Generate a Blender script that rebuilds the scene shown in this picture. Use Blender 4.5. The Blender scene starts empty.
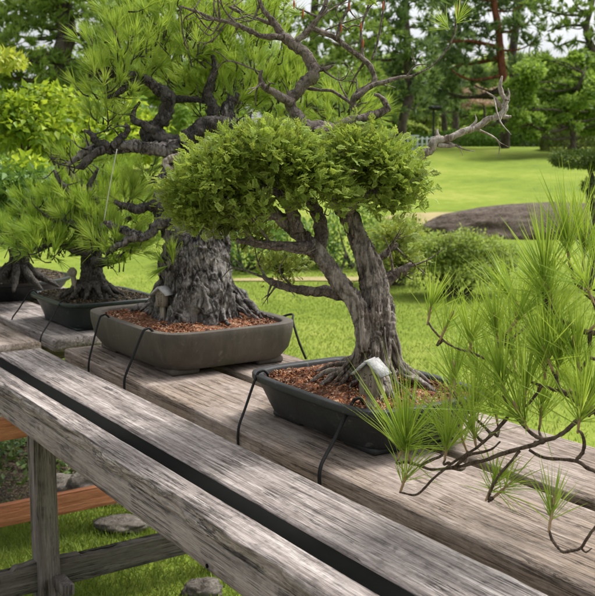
import bpy, math, random
import numpy as np
from mathutils import Vector

rng = np.random.default_rng(7)
random.seed(7)
S = bpy.context.scene
COL = S.collection

# ------------------------------------------------------------------ camera geometry
FPX, CX, CY = 930.0, 297.5, 298.0
PIT = math.atan(130 / FPX)
CAMH = 1.5
FWD = np.array([0, math.cos(PIT), -math.sin(PIT)])
UPV = np.array([0, math.sin(PIT), math.cos(PIT)])
RGT = np.array([1.0, 0, 0])
CAM = np.array([0, 0, CAMH])
YAW = math.radians(33.752)
D1 = np.array([-math.sin(YAW), math.cos(YAW), 0])
D2 = np.array([math.cos(YAW), math.sin(YAW), 0])
TOP = 0.85


def P(px, py, d):
    """real point seen at photo position px,py at distance d along the view axis"""
    return CAM + d * ((px - CX) / FPX * RGT + (CY - py) / FPX * UPV + FWD)


def onz(px, py, z):
    r = P(px, py, 1.0) - CAM
    return CAM + r * ((z - CAMH) / r[2])


def UV(u, v, z=0.0):
    p = u * D1 + v * D2
    return np.array([p[0], p[1], z])


def sstep(a, b, x):
    t = np.clip((x - a) / (b - a), 0, 1)
    return t * t * (3 - 2 * t)


# ------------------------------------------------------------------ noise
def _hash(i, j, k, s):
    n = (i * 374761393 + j * 668265263 + k * 2147483647 + s * 974711) & 0x7fffffff
    n = ((n ^ (n >> 13)) * 1274126177) & 0x7fffffff
    n = (n ^ (n >> 16)) & 0xffff
    return n / 32767.5 - 1.0


def vnoise(p, s=0):
    p = np.asarray(p, float)
    f = np.floor(p)
    i = f.astype(np.int64)
    t = p - f
    t = t * t * (3 - 2 * t)
    out = 0
    for a in (0, 1):
        wa = t[..., 0] if a else 1 - t[..., 0]
        for b in (0, 1):
            wb = t[..., 1] if b else 1 - t[..., 1]
            for c in (0, 1):
                wc = t[..., 2] if c else 1 - t[..., 2]
                out = out + wa * wb * wc * _hash(i[..., 0] + a, i[..., 1] + b, i[..., 2] + c, s)
    return out


def fbm(p, o=3, s=0):
    p = np.asarray(p, float)
    r, a = 0, 1.0
    for k in range(o):
        r = r + a * vnoise(p * (2.03 ** k), s + k * 17)
        a *= .5
    return r


def height(x, y):
    x = np.asarray(x, float)
    y = np.asarray(y, float)
    yy = np.sqrt(np.maximum(y, 0) ** 2 + 0.15 * x ** 2)
    base = np.maximum(yy - 14, 0)
    h = 0.100 * base * base / (base + 6)
    h = np.minimum(h, 2.42 + .0012 * base)
    h = h + 0.05 * vnoise(np.stack([x * .13, y * .13, 0 * x], -1), 3) * sstep(8, 16, yy)
    return h


# ------------------------------------------------------------------ objects
def tag(o, label=None, cat=None, group=None, kind=None):
    if label: o['label'] = label
    if cat: o['category'] = cat
    if group: o['group'] = group
    if kind: o['kind'] = kind
    return o


def empty(name, loc, label, cat, group=None, rz=0.0):
    o = bpy.data.objects.new(name, None)
    COL.objects.link(o)
    o.location = tuple(float(c) for c in loc)
    o.rotation_euler = (0, 0, rz)
    o.empty_display_size = .1
    return tag(o, label, cat, group)


class MB:
    """collects triangles and quads; build() links them as one mesh object"""

    def __init__(self):
        self.v, self.t, self.q, self.tint, self.n = [], [], [], [], 0

    def add(self, v, tris=None, quads=None, tint=None):
        v = np.asarray(v, float).reshape(-1, 3)
        if tris is not None and len(tris): self.t.append(np.asarray(tris, np.int64).reshape(-1, 3) + self.n)
        if quads is not None and len(quads): self.q.append(np.asarray(quads, np.int64).reshape(-1, 4) + self.n)
        self.v.append(v)
        self.tint.append(np.full(len(v), .5) if tint is None else np.asarray(tint, float).reshape(-1))
        self.n += len(v)
        return self

    def data(self):
        return np.concatenate(self.v)

    def mesh(self, name, origin=(0, 0, 0), smooth=False, tint=False):
        v = self.data() - np.asarray(origin, float)
        me = bpy.data.meshes.new(name)
        t = np.concatenate(self.t) if self.t else np.zeros((0, 3), np.int64)
        q = np.concatenate(self.q) if self.q else np.zeros((0, 4), np.int64)
        loops = np.concatenate([t.ravel(), q.ravel()]).astype(np.int32)
        starts = np.concatenate([np.arange(len(t)) * 3, len(t) * 3 + np.arange(len(q)) * 4]).astype(np.int32)
        me.vertices.add(len(v))
        me.vertices.foreach_set('co', v.astype(np.float32).ravel())
        me.loops.add(len(loops))
        me.loops.foreach_set('vertex_index', loops)
        me.polygons.add(len(starts))
        me.polygons.foreach_set('loop_start', starts)
        if smooth: me.polygons.foreach_set('use_smooth', np.ones(len(starts), bool))
        if tint:
            at = me.attributes.new('tint', 'FLOAT', 'POINT')
            at.data.foreach_set('value', np.concatenate(self.tint).astype(np.float32))
        me.update(calc_edges=True)
        return me

    def build(self, name, mat, parent=None, origin=(0, 0, 0), smooth=False, tint=False):
        me = self.mesh(name, origin, smooth, tint)
        o = bpy.data.objects.new(name, me)
        me.materials.append(mat)
        COL.objects.link(o)
        if parent is not None:
            o.parent = parent
        else:
            o.location = tuple(float(c) for c in origin)
        return o


def norm(a):
    a = np.asarray(a, float)
    return a / np.maximum(np.linalg.norm(a, axis=-1, keepdims=True), 1e-9)


def spline(pts, n):
    pts = np.asarray(pts, float)
    if len(pts) < 3:
        t = np.linspace(0, 1, n)[:, None]
        return pts[0] * (1 - t) + pts[-1] * t
    p = np.vstack([2 * pts[0] - pts[1], pts, 2 * pts[-1] - pts[-2]])
    m = len(pts) - 1
    out = []
    for s in np.linspace(0, m, n):
        i = min(int(s), m - 1)
        t = s - i
        a, b, c, d = p[i], p[i + 1], p[i + 2], p[i + 3]
        out.append(.5 * ((2 * b) + (c - a) * t + (2 * a - 5 * b + 4 * c - d) * t * t + (3 * b - a - 3 * c + d) * t ** 3))
    return np.array(out)


def tube(mb, pts, rad, seg=10, n=None, rough=0.0, freq=60.0, ridge=0.0, nr=5, seed=0, wob=0.0, tint=None):
    """a limb along pts (k,3) with radii rad (k); rough = bumps as a share of the radius, ridge = lengthwise ridges"""
    pts = np.asarray(pts, float)
    rad = np.asarray(rad, float)
    if rad.ndim == 0: rad = np.full(len(pts), float(rad))
    if n is None: n = max(6, len(pts) * 5)
    A = spline(np.hstack([pts, rad[:, None]]), n)
    c, r = A[:, :3], np.maximum(A[:, 3], 1e-4)
    if wob: c = c + wob * r[:, None] * np.stack([vnoise(c * freq * .25, seed + k) for k in (1, 2, 3)], -1)
    T = norm(np.gradient(c, axis=0))
    ref = np.array([0, 0, 1.0]) if abs(T[0][2]) < .9 else np.array([1.0, 0, 0])
    N = [norm(np.cross(T[0], ref))]
    for i in range(1, n):
        a = N[-1] - T[i] * np.dot(N[-1], T[i])
        N.append(norm(a))
    N = np.array(N)
    B = np.cross(T, N)
    th = np.linspace(0, 2 * np.pi, seg, endpoint=False)
    L = np.cumsum(np.r_[0, np.linalg.norm(np.diff(c, axis=0), axis=1)])
    dirs = np.cos(th)[None, :, None] * N[:, None] + np.sin(th)[None, :, None] * B[:, None]
    V = c[:, None] + dirs * r[:, None, None]
    k = np.ones((n, seg))
    if rough:
        k = k + rough * fbm((V * freq).reshape(-1, 3), 3, seed).reshape(n, seg)
    if ridge:
        tw = L[:, None] / (r.mean() * 9)
        k = k + ridge * np.sin(nr * th[None] + 3 * tw + 1.5 * vnoise((V * freq * .3).reshape(-1, 3), seed + 5).reshape(n, seg))
    V = c[:, None] + dirs * (r[:, None] * k)[:, :, None]
    i, j = np.meshgrid(np.arange(n - 1), np.arange(seg), indexing='ij')
    j2 = (j + 1) % seg
    q = np.stack([i * seg + j, i * seg + j2, (i + 1) * seg + j2, (i + 1) * seg + j], -1).reshape(-1, 4)
    V = np.vstack([V.reshape(-1, 3), c[0], c[-1]])
    a = np.arange(seg)
    b = (a + 1) % seg
    t = np.vstack([np.stack([b, a, np.full(seg, n * seg)], -1),
                   np.stack([(n - 1) * seg + a, (n - 1) * seg + b, np.full(seg, n * seg + 1)], -1)])
    mb.add(V, t, q, None if tint is None else np.full(len(V), tint))
    return c, r


def box(mb, a, b, bev=0.003):
    """a bevelled box between corners a and b"""
    a, b = np.minimum(a, b).astype(float), np.maximum(a, b).astype(float)
    bev = min(bev, .3 * (b - a).min())
    V, idx = [], {}
    for ax in range(3):
        for sx in (0, 1):
            for sy in (0, 1):
                for sz in (0, 1):
                    s = np.array([sx, sy, sz])
                    p = np.where(s == 0, a, b)
                    off = np.where(s == 0, bev, -bev) * (np.arange(3) != ax)
                    idx[(ax, sx, sy, sz)] = len(V)
                    V.append(p + off)
    q, t = [], []
    cen = (a + b) / 2

    def addf(f):
        pts = np.array([V[i] for i in f])
        nn = np.cross(pts[1] - pts[0], pts[2] - pts[0])
        if np.dot(nn, pts.mean(0) - cen) < 0: f = f[::-1]
        (q if len(f) == 4 else t).append(f)

    for ax in range(3):
        o1, o2 = [k for k in range(3) if k != ax]
        for s in (0, 1):
            f = []
            for (m, n_) in ((0, 0), (1, 0), (1, 1), (0, 1)):
                c = [0, 0, 0]; c[ax] = s; c[o1] = m; c[o2] = n_
                f.append(idx[(ax, *c)])
            addf(f)
    for ax in range(3):
        o1, o2 = [k for k in range(3) if k != ax]
        for m in (0, 1):
            for n_ in (0, 1):
                c0 = [0, 0, 0]; c0[ax] = 0; c0[o1] = m; c0[o2] = n_
                c1 = list(c0); c1[ax] = 1
                addf([idx[(o1, *c0)], idx[(o1, *c1)], idx[(o2, *c1)], idx[(o2, *c0)]])
    for sx in (0, 1):
        for sy in (0, 1):
            for sz in (0, 1):
                addf([idx[(0, sx, sy, sz)], idx[(1, sx, sy, sz)], idx[(2, sx, sy, sz)]])
    mb.add(np.array(V), t, q)


def timber(mb, L0, L1, w0, w1, z0, z1, axis=1, nl=160, relief=.0016, wavy=(), seed=0, edge=.004, topfn=None):
    """a weathered timber: along axis (1 = bench length, 0 = across); relief in metres follows the grain; wavy = sides with a live edge"""
    nw, nz = 26, 10
    cs = []
    w, h = w1 - w0, z1 - z0
    for s in np.linspace(0, 1, nw, endpoint=False): cs.append((s, 1))
    for s in np.linspace(1, 0, nz, endpoint=False): cs.append((1, s))
    for s in np.linspace(1, 0, nw, endpoint=False): cs.append((s, 0))
    for s in np.linspace(0, 1, nz, endpoint=False): cs.append((0, s))
    cs = np.array(cs)
    m = len(cs)
    Ls = np.linspace(L0, L1, nl)
    w_ = w0 + cs[:, 0] * w
    z_ = z0 + cs[:, 1] * h
    LL = np.repeat(Ls, m).reshape(nl, m)
    WW = np.repeat(w_[None], nl, 0)
    ZZ = np.repeat(z_[None], nl, 0)
    g = np.stack([WW * 110, LL * 5, ZZ * 110], -1).reshape(-1, 3)
    d = fbm(g, 3, seed).reshape(nl, m) * relief
    nx = np.where(cs[:, 0] == 0, -1, np.where(cs[:, 0] == 1, 1, 0))
    nz_ = np.where(cs[:, 1] == 0, -1, np.where(cs[:, 1] == 1, 1, 0))
    cor = (np.abs(nx) + np.abs(nz_) == 2)
    WW = WW + nx[None] * d
    ZZ = ZZ + nz_[None] * d
    # worn arrises
    e = edge * (1 + .7 * vnoise(np.stack([LL * 14, WW * 9, ZZ * 9], -1).reshape(-1, 3), seed + 9).reshape(nl, m))
    WW = WW - nx[None] * cor[None] * e
    ZZ = ZZ - nz_[None] * cor[None] * e
    for side in wavy:
        k = (cs[:, 0] == side)
        amt = .008 * fbm(np.stack([LL * 7, ZZ * 26, 0 * LL], -1).reshape(-1, 3), 3, seed + 21).reshape(nl, m)
        amt = amt + .004 * vnoise(np.stack([LL * 16, ZZ * 120, 0 * LL], -1).reshape(-1, 3), seed + 31).reshape(nl, m)
        WW = WW + k[None] * amt
    if topfn is not None:
        ZZ = ZZ + (cs[:, 1] == 1)[None] * topfn(LL)
    V = np.stack([WW, LL, ZZ], -1) if axis == 1 else np.stack([LL, WW, ZZ], -1)
    i, j = np.meshgrid(np.arange(nl - 1), np.arange(m), indexing='ij')
    j2 = (j + 1) % m
    q = np.stack([i * m + j, i * m + j2, (i + 1) * m + j2, (i + 1) * m + j], -1).reshape(-1, 4)
    V = np.vstack([V.reshape(-1, 3), V[0].mean(0), V[-1].mean(0)])
    a = np.arange(m)
    b = (a + 1) % m
    t = np.vstack([np.stack([b, a, np.full(m, nl * m)], -1),
                   np.stack([(nl - 1) * m + a, (nl - 1) * m + b, np.full(m, nl * m + 1)], -1)])
    if axis == 0:
        q, t = q[:, ::-1], t[:, ::-1]
    mb.add(V, t[:, ::-1], q[:, ::-1])


def scatter(mb, tv, tt, C, A, N, sc, tint=None, grad=None):
    """copies a small template (tv verts, tt tris; x along the leaf, y across, z normal) to centres C, axes A, normals N"""
    C, A, N = np.asarray(C, float), norm(A), np.asarray(N, float)
    B = norm(np.cross(N, A))
    N = np.cross(A, B)
    sc = np.broadcast_to(np.asarray(sc, float), (len(C),))
    V = C[:, None] + sc[:, None, None] * (tv[None, :, 0:1] * A[:, None] + tv[None, :, 1:2] * B[:, None] + tv[None, :, 2:3] * N[:, None])
    n, m = len(C), len(tv)
    T = tt[None] + (np.arange(n) * m)[:, None, None]
    tint = rng.random(n) if tint is None else tint
    tn = np.repeat(tint[:, None], m, 1)
    if grad is not None: tn = tn + grad[None]
    mb.add(V.reshape(-1, 3), T.reshape(-1, 3), None, tn.ravel())


# leaf templates
def leaf_tpl(w=.5, fold=.12):
    v = np.array([[0, 0, 0], [.4, w / 2, fold], [.4, 0, 0], [.4, -w / 2, fold], [1, 0, -.12]])
    return v, np.array([[0, 2, 1], [0, 3, 2], [2, 4, 1], [3, 4, 2]])


def spray_tpl(seed, nb=6):
    """a flat feathery juniper spray: a stem with paired, forked, narrow scale shoots"""
    r = np.random.default_rng(seed)
    V, T, G = [], [], []

    def finger(p, a, l, w, g0=-.12):
        i = len(V)
        d = np.array([math.cos(a), math.sin(a), 0])
        q = np.array([-d[1], d[0], 0])
        z = r.uniform(-.10, .06)
        for k in (p - q * w * .3, p + d * l * .6 - q * w * .5 + [0, 0, z * .5], p + d * l + [0, 0, z], p + d * l * .6 + q * w * .5 + [0, 0, z * .5 + .03]):
            V.append(k)
        T.extend([[i, i + 1, i + 3], [i + 1, i + 2, i + 3]])
        G.extend([g0, .0, .30, .0])

    bend = r.uniform(-.25, .25)
    for k in range(nb):
        x = .08 + k / nb * .72
        p = np.array([x, bend * x * x, -.12 * x * x])
        l = .46 * (1 - .55 * k / nb)
        for sgn in (1, -1):
            a = sgn * r.uniform(.6, 1.0) + bend * x
            L = l * r.uniform(.7, 1.15)
            finger(p, a, L, .10)
            if k < nb - 1:
                m = p + np.array([math.cos(a), math.sin(a), 0]) * L * .45
                finger(m, a - sgn * .55, L * .55, .085, -.02)
                finger(m, a + sgn * .45, L * .4, .08, -.02)
    finger(np.array([.7, bend * .5, -.06]), bend, .34, .10)
    finger(np.array([0, 0, 0]), bend * .4, .8, .05, -.25)
    return np.array(V), np.array(T), np.array(G)


SPRAYS = [spray_tpl(k, 5 + k % 3) for k in range(5)]


def needles(mb, base, axis, n, length, width, spread=.55, shoot=.03, droop=.1, tint=None, lenvar=.25, f0=0.0):
    """one fan of pine needles per (base, axis): each needle is a thin bent blade"""
    base, axis = np.atleast_2d(base), norm(np.atleast_2d(axis))
    k = len(base)
    n_tot = k * n
    bi = np.repeat(np.arange(k), n)
    ax = axis[bi]
    f = f0 + (1 - f0) * rng.random(n_tot)
    p0 = base[bi] + ax * (f * shoot)[:, None]
    sp = spread * (1.25 - .6 * f)
    d = norm(ax + sp[:, None] * norm(rng.normal(size=(n_tot, 3))) * rng.uniform(.35, 1.1, n_tot)[:, None])
    L = length * (1 + lenvar * rng.normal(size=n_tot)).clip(.45, 1.5)
    if np.ndim(length) == 1: L = length[bi] * (1 + lenvar * rng.normal(size=n_tot)).clip(.45, 1.5)
    side = norm(np.cross(d, rng.normal(size=(n_tot, 3))))
    dr = droop * rng.uniform(.2, 1.6, n_tot)
    mid = p0 + d * (L * .5)[:, None] - np.array([0, 0, 1]) * (dr * L * .12)[:, None]
    tip = p0 + d * L[:, None] - np.array([0, 0, 1]) * (dr * L * .5)[:, None]
    w = width * .5
    V = np.stack([p0 - side * w * .8, p0 + side * w * .8, mid - side * w, mid + side * w, tip], 1)
    T = np.array([[0, 1, 3], [0, 3, 2], [2, 3, 4]])[None] + (np.arange(n_tot) * 5)[:, None, None]
    tb = rng.random(k) if tint is None else np.broadcast_to(tint, (k,))
    tn = np.repeat((.6 * tb[bi] + .4 * rng.random(n_tot))[:, None], 5, 1) + np.array([-.06, -.06, .0, .0, .10])[None]
    mb.add(V.reshape(-1, 3), T.reshape(-1, 3), None, tn.ravel())


# ------------------------------------------------------------------ materials
def newmat(name):
    m = bpy.data.materials.new(name)
    m.use_nodes = True
    nt = m.node_tree
    nt.nodes.clear()
    out = nt.nodes.new('ShaderNodeOutputMaterial')
    return m, nt, out


def nd(nt, typ, **kw):
    n = nt.nodes.new(typ)
    for k, v in kw.items():
        if k == 'inp':
            for a, b in v.items():
                n.inputs[a].default_value = b
        else:
            setattr(n, k, v)
    return n


def ramp(nt, stops, fac=None):
    r = nt.nodes.new('ShaderNodeValToRGB')
    e = r.color_ramp.elements
    while len(e) < len(stops): e.new(.5)
    for k, (p, c) in enumerate(stops):
        e[k].position = p
        e[k].color = (*c, 1)
    if fac is not None: nt.links.new(fac, r.inputs['Fac'])
    return r


def coords(nt, scale=(1, 1, 1), kind='Object', rot=(0, 0, 0)):
    tc = nt.nodes.new('ShaderNodeTexCoord')
    mp = nd(nt, 'ShaderNodeMapping')
    mp.inputs['Scale'].default_value = scale
    mp.inputs['Rotation'].default_value = rot
    nt.links.new(tc.outputs[kind], mp.inputs['Vector'])
    return mp.outputs['Vector']


def noise(nt, vec, scale, detail=4, rough=.6, dist=0.0):
    n = nd(nt, 'ShaderNodeTexNoise', inp={'Scale': scale, 'Detail': detail, 'Roughness': rough, 'Distortion': dist})
    nt.links.new(vec, n.inputs['Vector'])
    return n.outputs['Fac']


def mathn(nt, op, a, b=None):
    n = nt.nodes.new('ShaderNodeMath')
    n.operation = op
    for k, x in enumerate((a, b)):
        if x is None: continue
        if isinstance(x, (int, float)):
            n.inputs[k].default_value = x
        else:
            nt.links.new(x, n.inputs[k])
    return n.outputs[0]


def mixc(nt, fac, a, b, mode='MIX'):
    n = nt.nodes.new('ShaderNodeMix')
    n.data_type = 'RGBA'
    n.blend_type = mode
    for sock, x in ((n.inputs[0], fac), (n.inputs[6], a), (n.inputs[7], b)):
        if isinstance(x, (int, float)):
            sock.default_value = x
        elif isinstance(x, tuple):
            sock.default_value = (*x, 1)
        else:
            nt.links.new(x, sock)
    return n.outputs[2]


def finish(nt, out, col, rough=.8, bump=None, bdist=.002, bstr=1.0, spec=.3):
    b = nd(nt, 'ShaderNodeBsdfPrincipled')
    for key in ('Specular IOR Level',):
        b.inputs[key].default_value = spec
    if isinstance(rough, float):
        b.inputs['Roughness'].default_value = rough
    else:
        nt.links.new(rough, b.inputs['Roughness'])
    if isinstance(col, tuple):
        b.inputs['Base Color'].default_value = (*col, 1)
    else:
        nt.links.new(col, b.inputs['Base Color'])
    if bump is not None:
        bn = nd(nt, 'ShaderNodeBump', inp={'Strength': bstr, 'Distance': bdist})
        nt.links.new(bump, bn.inputs['Height'])
        nt.links.new(bn.outputs['Normal'], b.inputs['Normal'])
    nt.links.new(b.outputs[0], out.inputs['Surface'])
    return b


def wood(name, dark, mid, light, axis=1, blot=.5, tan=None, crack=1.0):
    m, nt, out = newmat(name)
    sc = (34, 1.6, 34) if axis == 1 else ((1.6, 34, 34) if axis == 0 else (34, 34, 1.6))
    sf = (210, 5, 210) if axis == 1 else ((5, 210, 210) if axis == 0 else (210, 210, 5))
    v = coords(nt, sc)
    v2 = coords(nt, sf)
    v3 = coords(nt, (1, 1, 1))
    g1 = noise(nt, v, 1.0, 5, .6, 1.2)
    g2 = noise(nt, v2, 1.0, 3, .7, .3)
    bl = noise(nt, v3, 5.0, 5, .65, .6)
    bl2 = noise(nt, v3, 38.0, 4, .7)
    g = mathn(nt, 'ADD', mathn(nt, 'MULTIPLY', g1, .55), mathn(nt, 'MULTIPLY', g2, .45))
    c = ramp(nt, [(.30, dark), (.5, mid), (.70, light)], g).outputs[0]
    if tan is not None:
        c = mixc(nt, ramp(nt, [(.42, (0, 0, 0)), (.62, (1, 1, 1))], bl).outputs[0], c, mixc(nt, .75, c, tan))
    c = mixc(nt, mathn(nt, 'MULTIPLY', ramp(nt, [(.5, (0, 0, 0)), (.68, (1, 1, 1))], bl2).outputs[0], blot), c, mixc(nt, .6, c, dark))
    # short dark dashes of raised grain and fine pores
    vd = coords(nt, (300, 12, 300) if axis == 1 else ((12, 300, 300) if axis == 0 else (300, 300, 12)))
    ds = ramp(nt, [(.56, (0, 0, 0)), (.66, (1, 1, 1))], noise(nt, vd, 1.0, 4, .7, .5)).outputs[0]
    vf = coords(nt, (800, 30, 800) if axis == 1 else ((30, 800, 800) if axis == 0 else (800, 800, 30)))
    fine = noise(nt, vf, 1.0, 2, .7)
    c = mixc(nt, mathn(nt, 'MULTIPLY', ds, .34), c, mixc(nt, .35, dark, mid))
    c = mixc(nt, .45, c, mixc(nt, 1.0, c, ramp(nt, [(.3, (.35, .33, .32)), (.7, (1.5, 1.5, 1.5))], fine).outputs[0], 'MULTIPLY'))
    # long checks
    v4 = coords(nt, (26, .7, 26) if axis == 1 else ((.7, 26, 26) if axis == 0 else (26, 26, .7)))
    ck = noise(nt, v4, 1.6, 6, .75, .8)
    ckm = ramp(nt, [(.475, (0, 0, 0)), (.5, (1, 1, 1)), (.525, (0, 0, 0))], ck).outputs[0]
    ckm = mathn(nt, 'MULTIPLY', ckm, mathn(nt, 'MULTIPLY', ramp(nt, [(.44, (0, 0, 0)), (.56, (1, 1, 1))], bl).outputs[0], .9 * crack))
    c = mixc(nt, ckm, c, (dark[0] * .3, dark[1] * .3, dark[2] * .3))
    h = mathn(nt, 'SUBTRACT', mathn(nt, 'ADD', mathn(nt, 'MULTIPLY', g1, .8), mathn(nt, 'ADD', g2, mathn(nt, 'MULTIPLY', fine, .35))), mathn(nt, 'ADD', mathn(nt, 'MULTIPLY', ckm, .9), mathn(nt, 'MULTIPLY', ds, .45)))
    finish(nt, out, c, .82, h, .0022, 1.0, .2)
    return m


def bark(name, dark, mid, light, scale=1.0, bd=.006, stretch=.35, moss=None, plates=.75, pale=.5):
    m, nt, out = newmat(name)
    v0 = coords(nt, (1, 1, stretch))
    wn = nd(nt, 'ShaderNodeTexNoise', inp={'Scale': 16 * scale, 'Detail': 4})
    nt.links.new(v0, wn.inputs['Vector'])
    vm = nd(nt, 'ShaderNodeVectorMath', operation='SCALE', inp={'Scale': .055 / scale})
    nt.links.new(wn.outputs['Color'], vm.inputs[0])
    va = nd(nt, 'ShaderNodeVectorMath', operation='ADD')
    nt.links.new(v0, va.inputs[0])
    nt.links.new(vm.outputs[0], va.inputs[1])
    v = va.outputs[0]
    a = noise(nt, v, 50 * scale, 5, .65, 1.5)
    b = noise(nt, v, 190 * scale, 4, .7, .4)
    vo = nd(nt, 'ShaderNodeTexVoronoi', feature='DISTANCE_TO_EDGE', inp={'Scale': 42 * scale, 'Randomness': 1.0})
    nt.links.new(v, vo.inputs['Vector'])
    cr = ramp(nt, [(0, (0, 0, 0)), (.22, (1, 1, 1))], vo.outputs['Distance']).outputs[0]
    bl = noise(nt, coords(nt), 13 * scale, 5, .65)
    brk = ramp(nt, [(.40, (0, 0, 0)), (.58, (1, 1, 1))], noise(nt, coords(nt), 24 * scale, 4, .6)).outputs[0]
    f = mathn(nt, 'ADD', mathn(nt, 'MULTIPLY', a, .6), mathn(nt, 'MULTIPLY', b, .4))
    c = ramp(nt, [(.36, dark), (.5, mid), (.64, light)], f).outputs[0]
    c = mixc(nt, ramp(nt, [(pale - .06, (0, 0, 0)), (pale + .12, (.8, .8, .8))], bl).outputs[0], c, mixc(nt, .7, c, light))
    crk = mathn(nt, 'MULTIPLY', mathn(nt, 'SUBTRACT', 1.0, cr), brk)
    c = mixc(nt, mathn(nt, 'MULTIPLY', crk, plates), c, dark)
    if moss is not None:
        mo = noise(nt, coords(nt), 22 * scale, 4, .6)
        c = mixc(nt, ramp(nt, [(.6, (0, 0, 0)), (.72, (.8, .8, .8))], mo).outputs[0], c, moss)
    h = mathn(nt, 'SUBTRACT', mathn(nt, 'ADD', a, mathn(nt, 'MULTIPLY', b, .5)), mathn(nt, 'MULTIPLY', crk, .6 * plates))
    finish(nt, out, c, .9, h, bd, 1.0, .15)
    return m


def redbark(name):
    """a red pine: flaking red above, grey-brown plates towards the foot"""
    m, nt, out = newmat(name)
    v = coords(nt, (1, 1, .4))
    a = noise(nt, v, 7, 5, .65, 1)
    hi = ramp(nt, [(.35, (.10, .035, .02)), (.65, (.27, .10, .06))], a).outputs[0]
    lo = ramp(nt, [(.35, (.03, .024, .02)), (.65, (.10, .08, .065))], a).outputs[0]
    tc = nt.nodes.new('ShaderNodeTexCoord')
    sp = nt.nodes.new('ShaderNodeSeparateXYZ')
    nt.links.new(tc.outputs['Object'], sp.inputs[0])
    k = mathn(nt, 'ADD', mathn(nt, 'MULTIPLY', sp.outputs['Z'], .28), mathn(nt, 'MULTIPLY', a, .5))
    c = mixc(nt, ramp(nt, [(.95, (0, 0, 0)), (1.0, (1, 1, 1))], mathn(nt, 'MULTIPLY', k, .9)).outputs[0], lo, hi)
    finish(nt, out, c, .9, a, .03, 1.0, .1)
    return m


def leafmat(name, c0, c1, c2, trans=.3, rough=.5, clump=6.0, spec=.3, bw=.35):
    """leaves: own pigment varies leaf by leaf (tint) and in patches"""
    m, nt, out = newmat(name)
    at = nd(nt, 'ShaderNodeAttribute', attribute_name='tint')
    n = noise(nt, coords(nt), clump, 3, .6)
    f = mathn(nt, 'ADD', mathn(nt, 'MULTIPLY', at.outputs['Fac'], 1 - bw), mathn(nt, 'MULTIPLY', mathn(nt, 'SUBTRACT', mathn(nt, 'MULTIPLY', n, 2.4), .7), bw))
    c = ramp(nt, [(.1, c0), (.5, c1), (.9, c2)], f).outputs[0]
    b = nd(nt, 'ShaderNodeBsdfPrincipled', inp={'Roughness': rough, 'Specular IOR Level': spec})
    nt.links.new(c, b.inputs['Base Color'])
    t = nd(nt, 'ShaderNodeBsdfTranslucent')
    tc = mixc(nt, .5, c, (c2[0] * 1.2, c2[1] * 1.2, c2[2] * .6))
    nt.links.new(tc, t.inputs['Color'])
    mx = nd(nt, 'ShaderNodeMixShader', inp={'Fac': trans})
    nt.links.new(b.outputs[0], mx.inputs[1])
    nt.links.new(t.outputs[0], mx.inputs[2])
    nt.links.new(mx.outputs[0], out.inputs['Surface'])
    return m


def ceramic(name, col, col2, rough=.6, spec=.3, bd=.0008):
    m, nt, out = newmat(name)
    v = coords(nt)
    a = noise(nt, v, 9, 5, .65)
    b = noise(nt, v, 240, 3, .6)
    st = noise(nt, coords(nt, (30, 30, 4)), 1.0, 4, .65)
    c = mixc(nt, ramp(nt, [(.38, (0, 0, 0)), (.66, (1, 1, 1))], a).outputs[0], col, col2)
    c = mixc(nt, ramp(nt, [(.5, (0, 0, 0)), (.75, (.45, .45, .45))], st).outputs[0], c, (min(1, col2[0] * 1.5), min(1, col2[1] * 1.5), min(1, col2[2] * 1.45)))
    cst = noise(nt, v, 26, 6, .75, 1.2)
    c = mixc(nt, ramp(nt, [(.60, (0, 0, 0)), (.72, (.35, .35, .35))], cst).outputs[0], c, (.30, .285, .26))
    r = ramp(nt, [(.3, (rough - .12,) * 3), (.7, (rough + .15,) * 3)], a).outputs[0]
    finish(nt, out, c, r, mathn(nt, 'ADD', b, mathn(nt, 'MULTIPLY', a, 2.0)), bd, .7, spec)
    return m


def soilmat(name, cols, scale=170):
    m, nt, out = newmat(name)
    v = coords(nt)
    vo = nd(nt, 'ShaderNodeTexVoronoi', inp={'Scale': scale, 'Randomness': 1.0})
    nt.links.new(v, vo.inputs['Vector'])
    sep = nd(nt, 'ShaderNodeSeparateColor')
    nt.links.new(vo.outputs['Color'], sep.inputs[0])
    c = ramp(nt, [(.05, cols[0]), (.45, cols[1]), (.8, cols[2]), (.97, cols[3])], sep.outputs[0]).outputs[0]
    n = noise(nt, v, 30, 4, .6)
    c = mixc(nt, ramp(nt, [(.4, (0, 0, 0)), (.65, (.8, .8, .8))], n).outputs[0], c, cols[0])
    h = mathn(nt, 'SUBTRACT', mathn(nt, 'MULTIPLY', n, .5), vo.outputs['Distance'])
    finish(nt, out, c, .85, h, .006, 1.0, .2)
    return m


def simple(name, col, rough=.6, spec=.3, var=.25, scale=40, bd=.0006):
    m, nt, out = newmat(name)
    n = noise(nt, coords(nt), scale, 4, .6)
    c = mixc(nt, n, tuple(x * (1 - var) for x in col), tuple(min(1, x * (1 + var)) for x in col))
    finish(nt, out, c, rough, n, bd, .6, spec)
    return m


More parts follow.
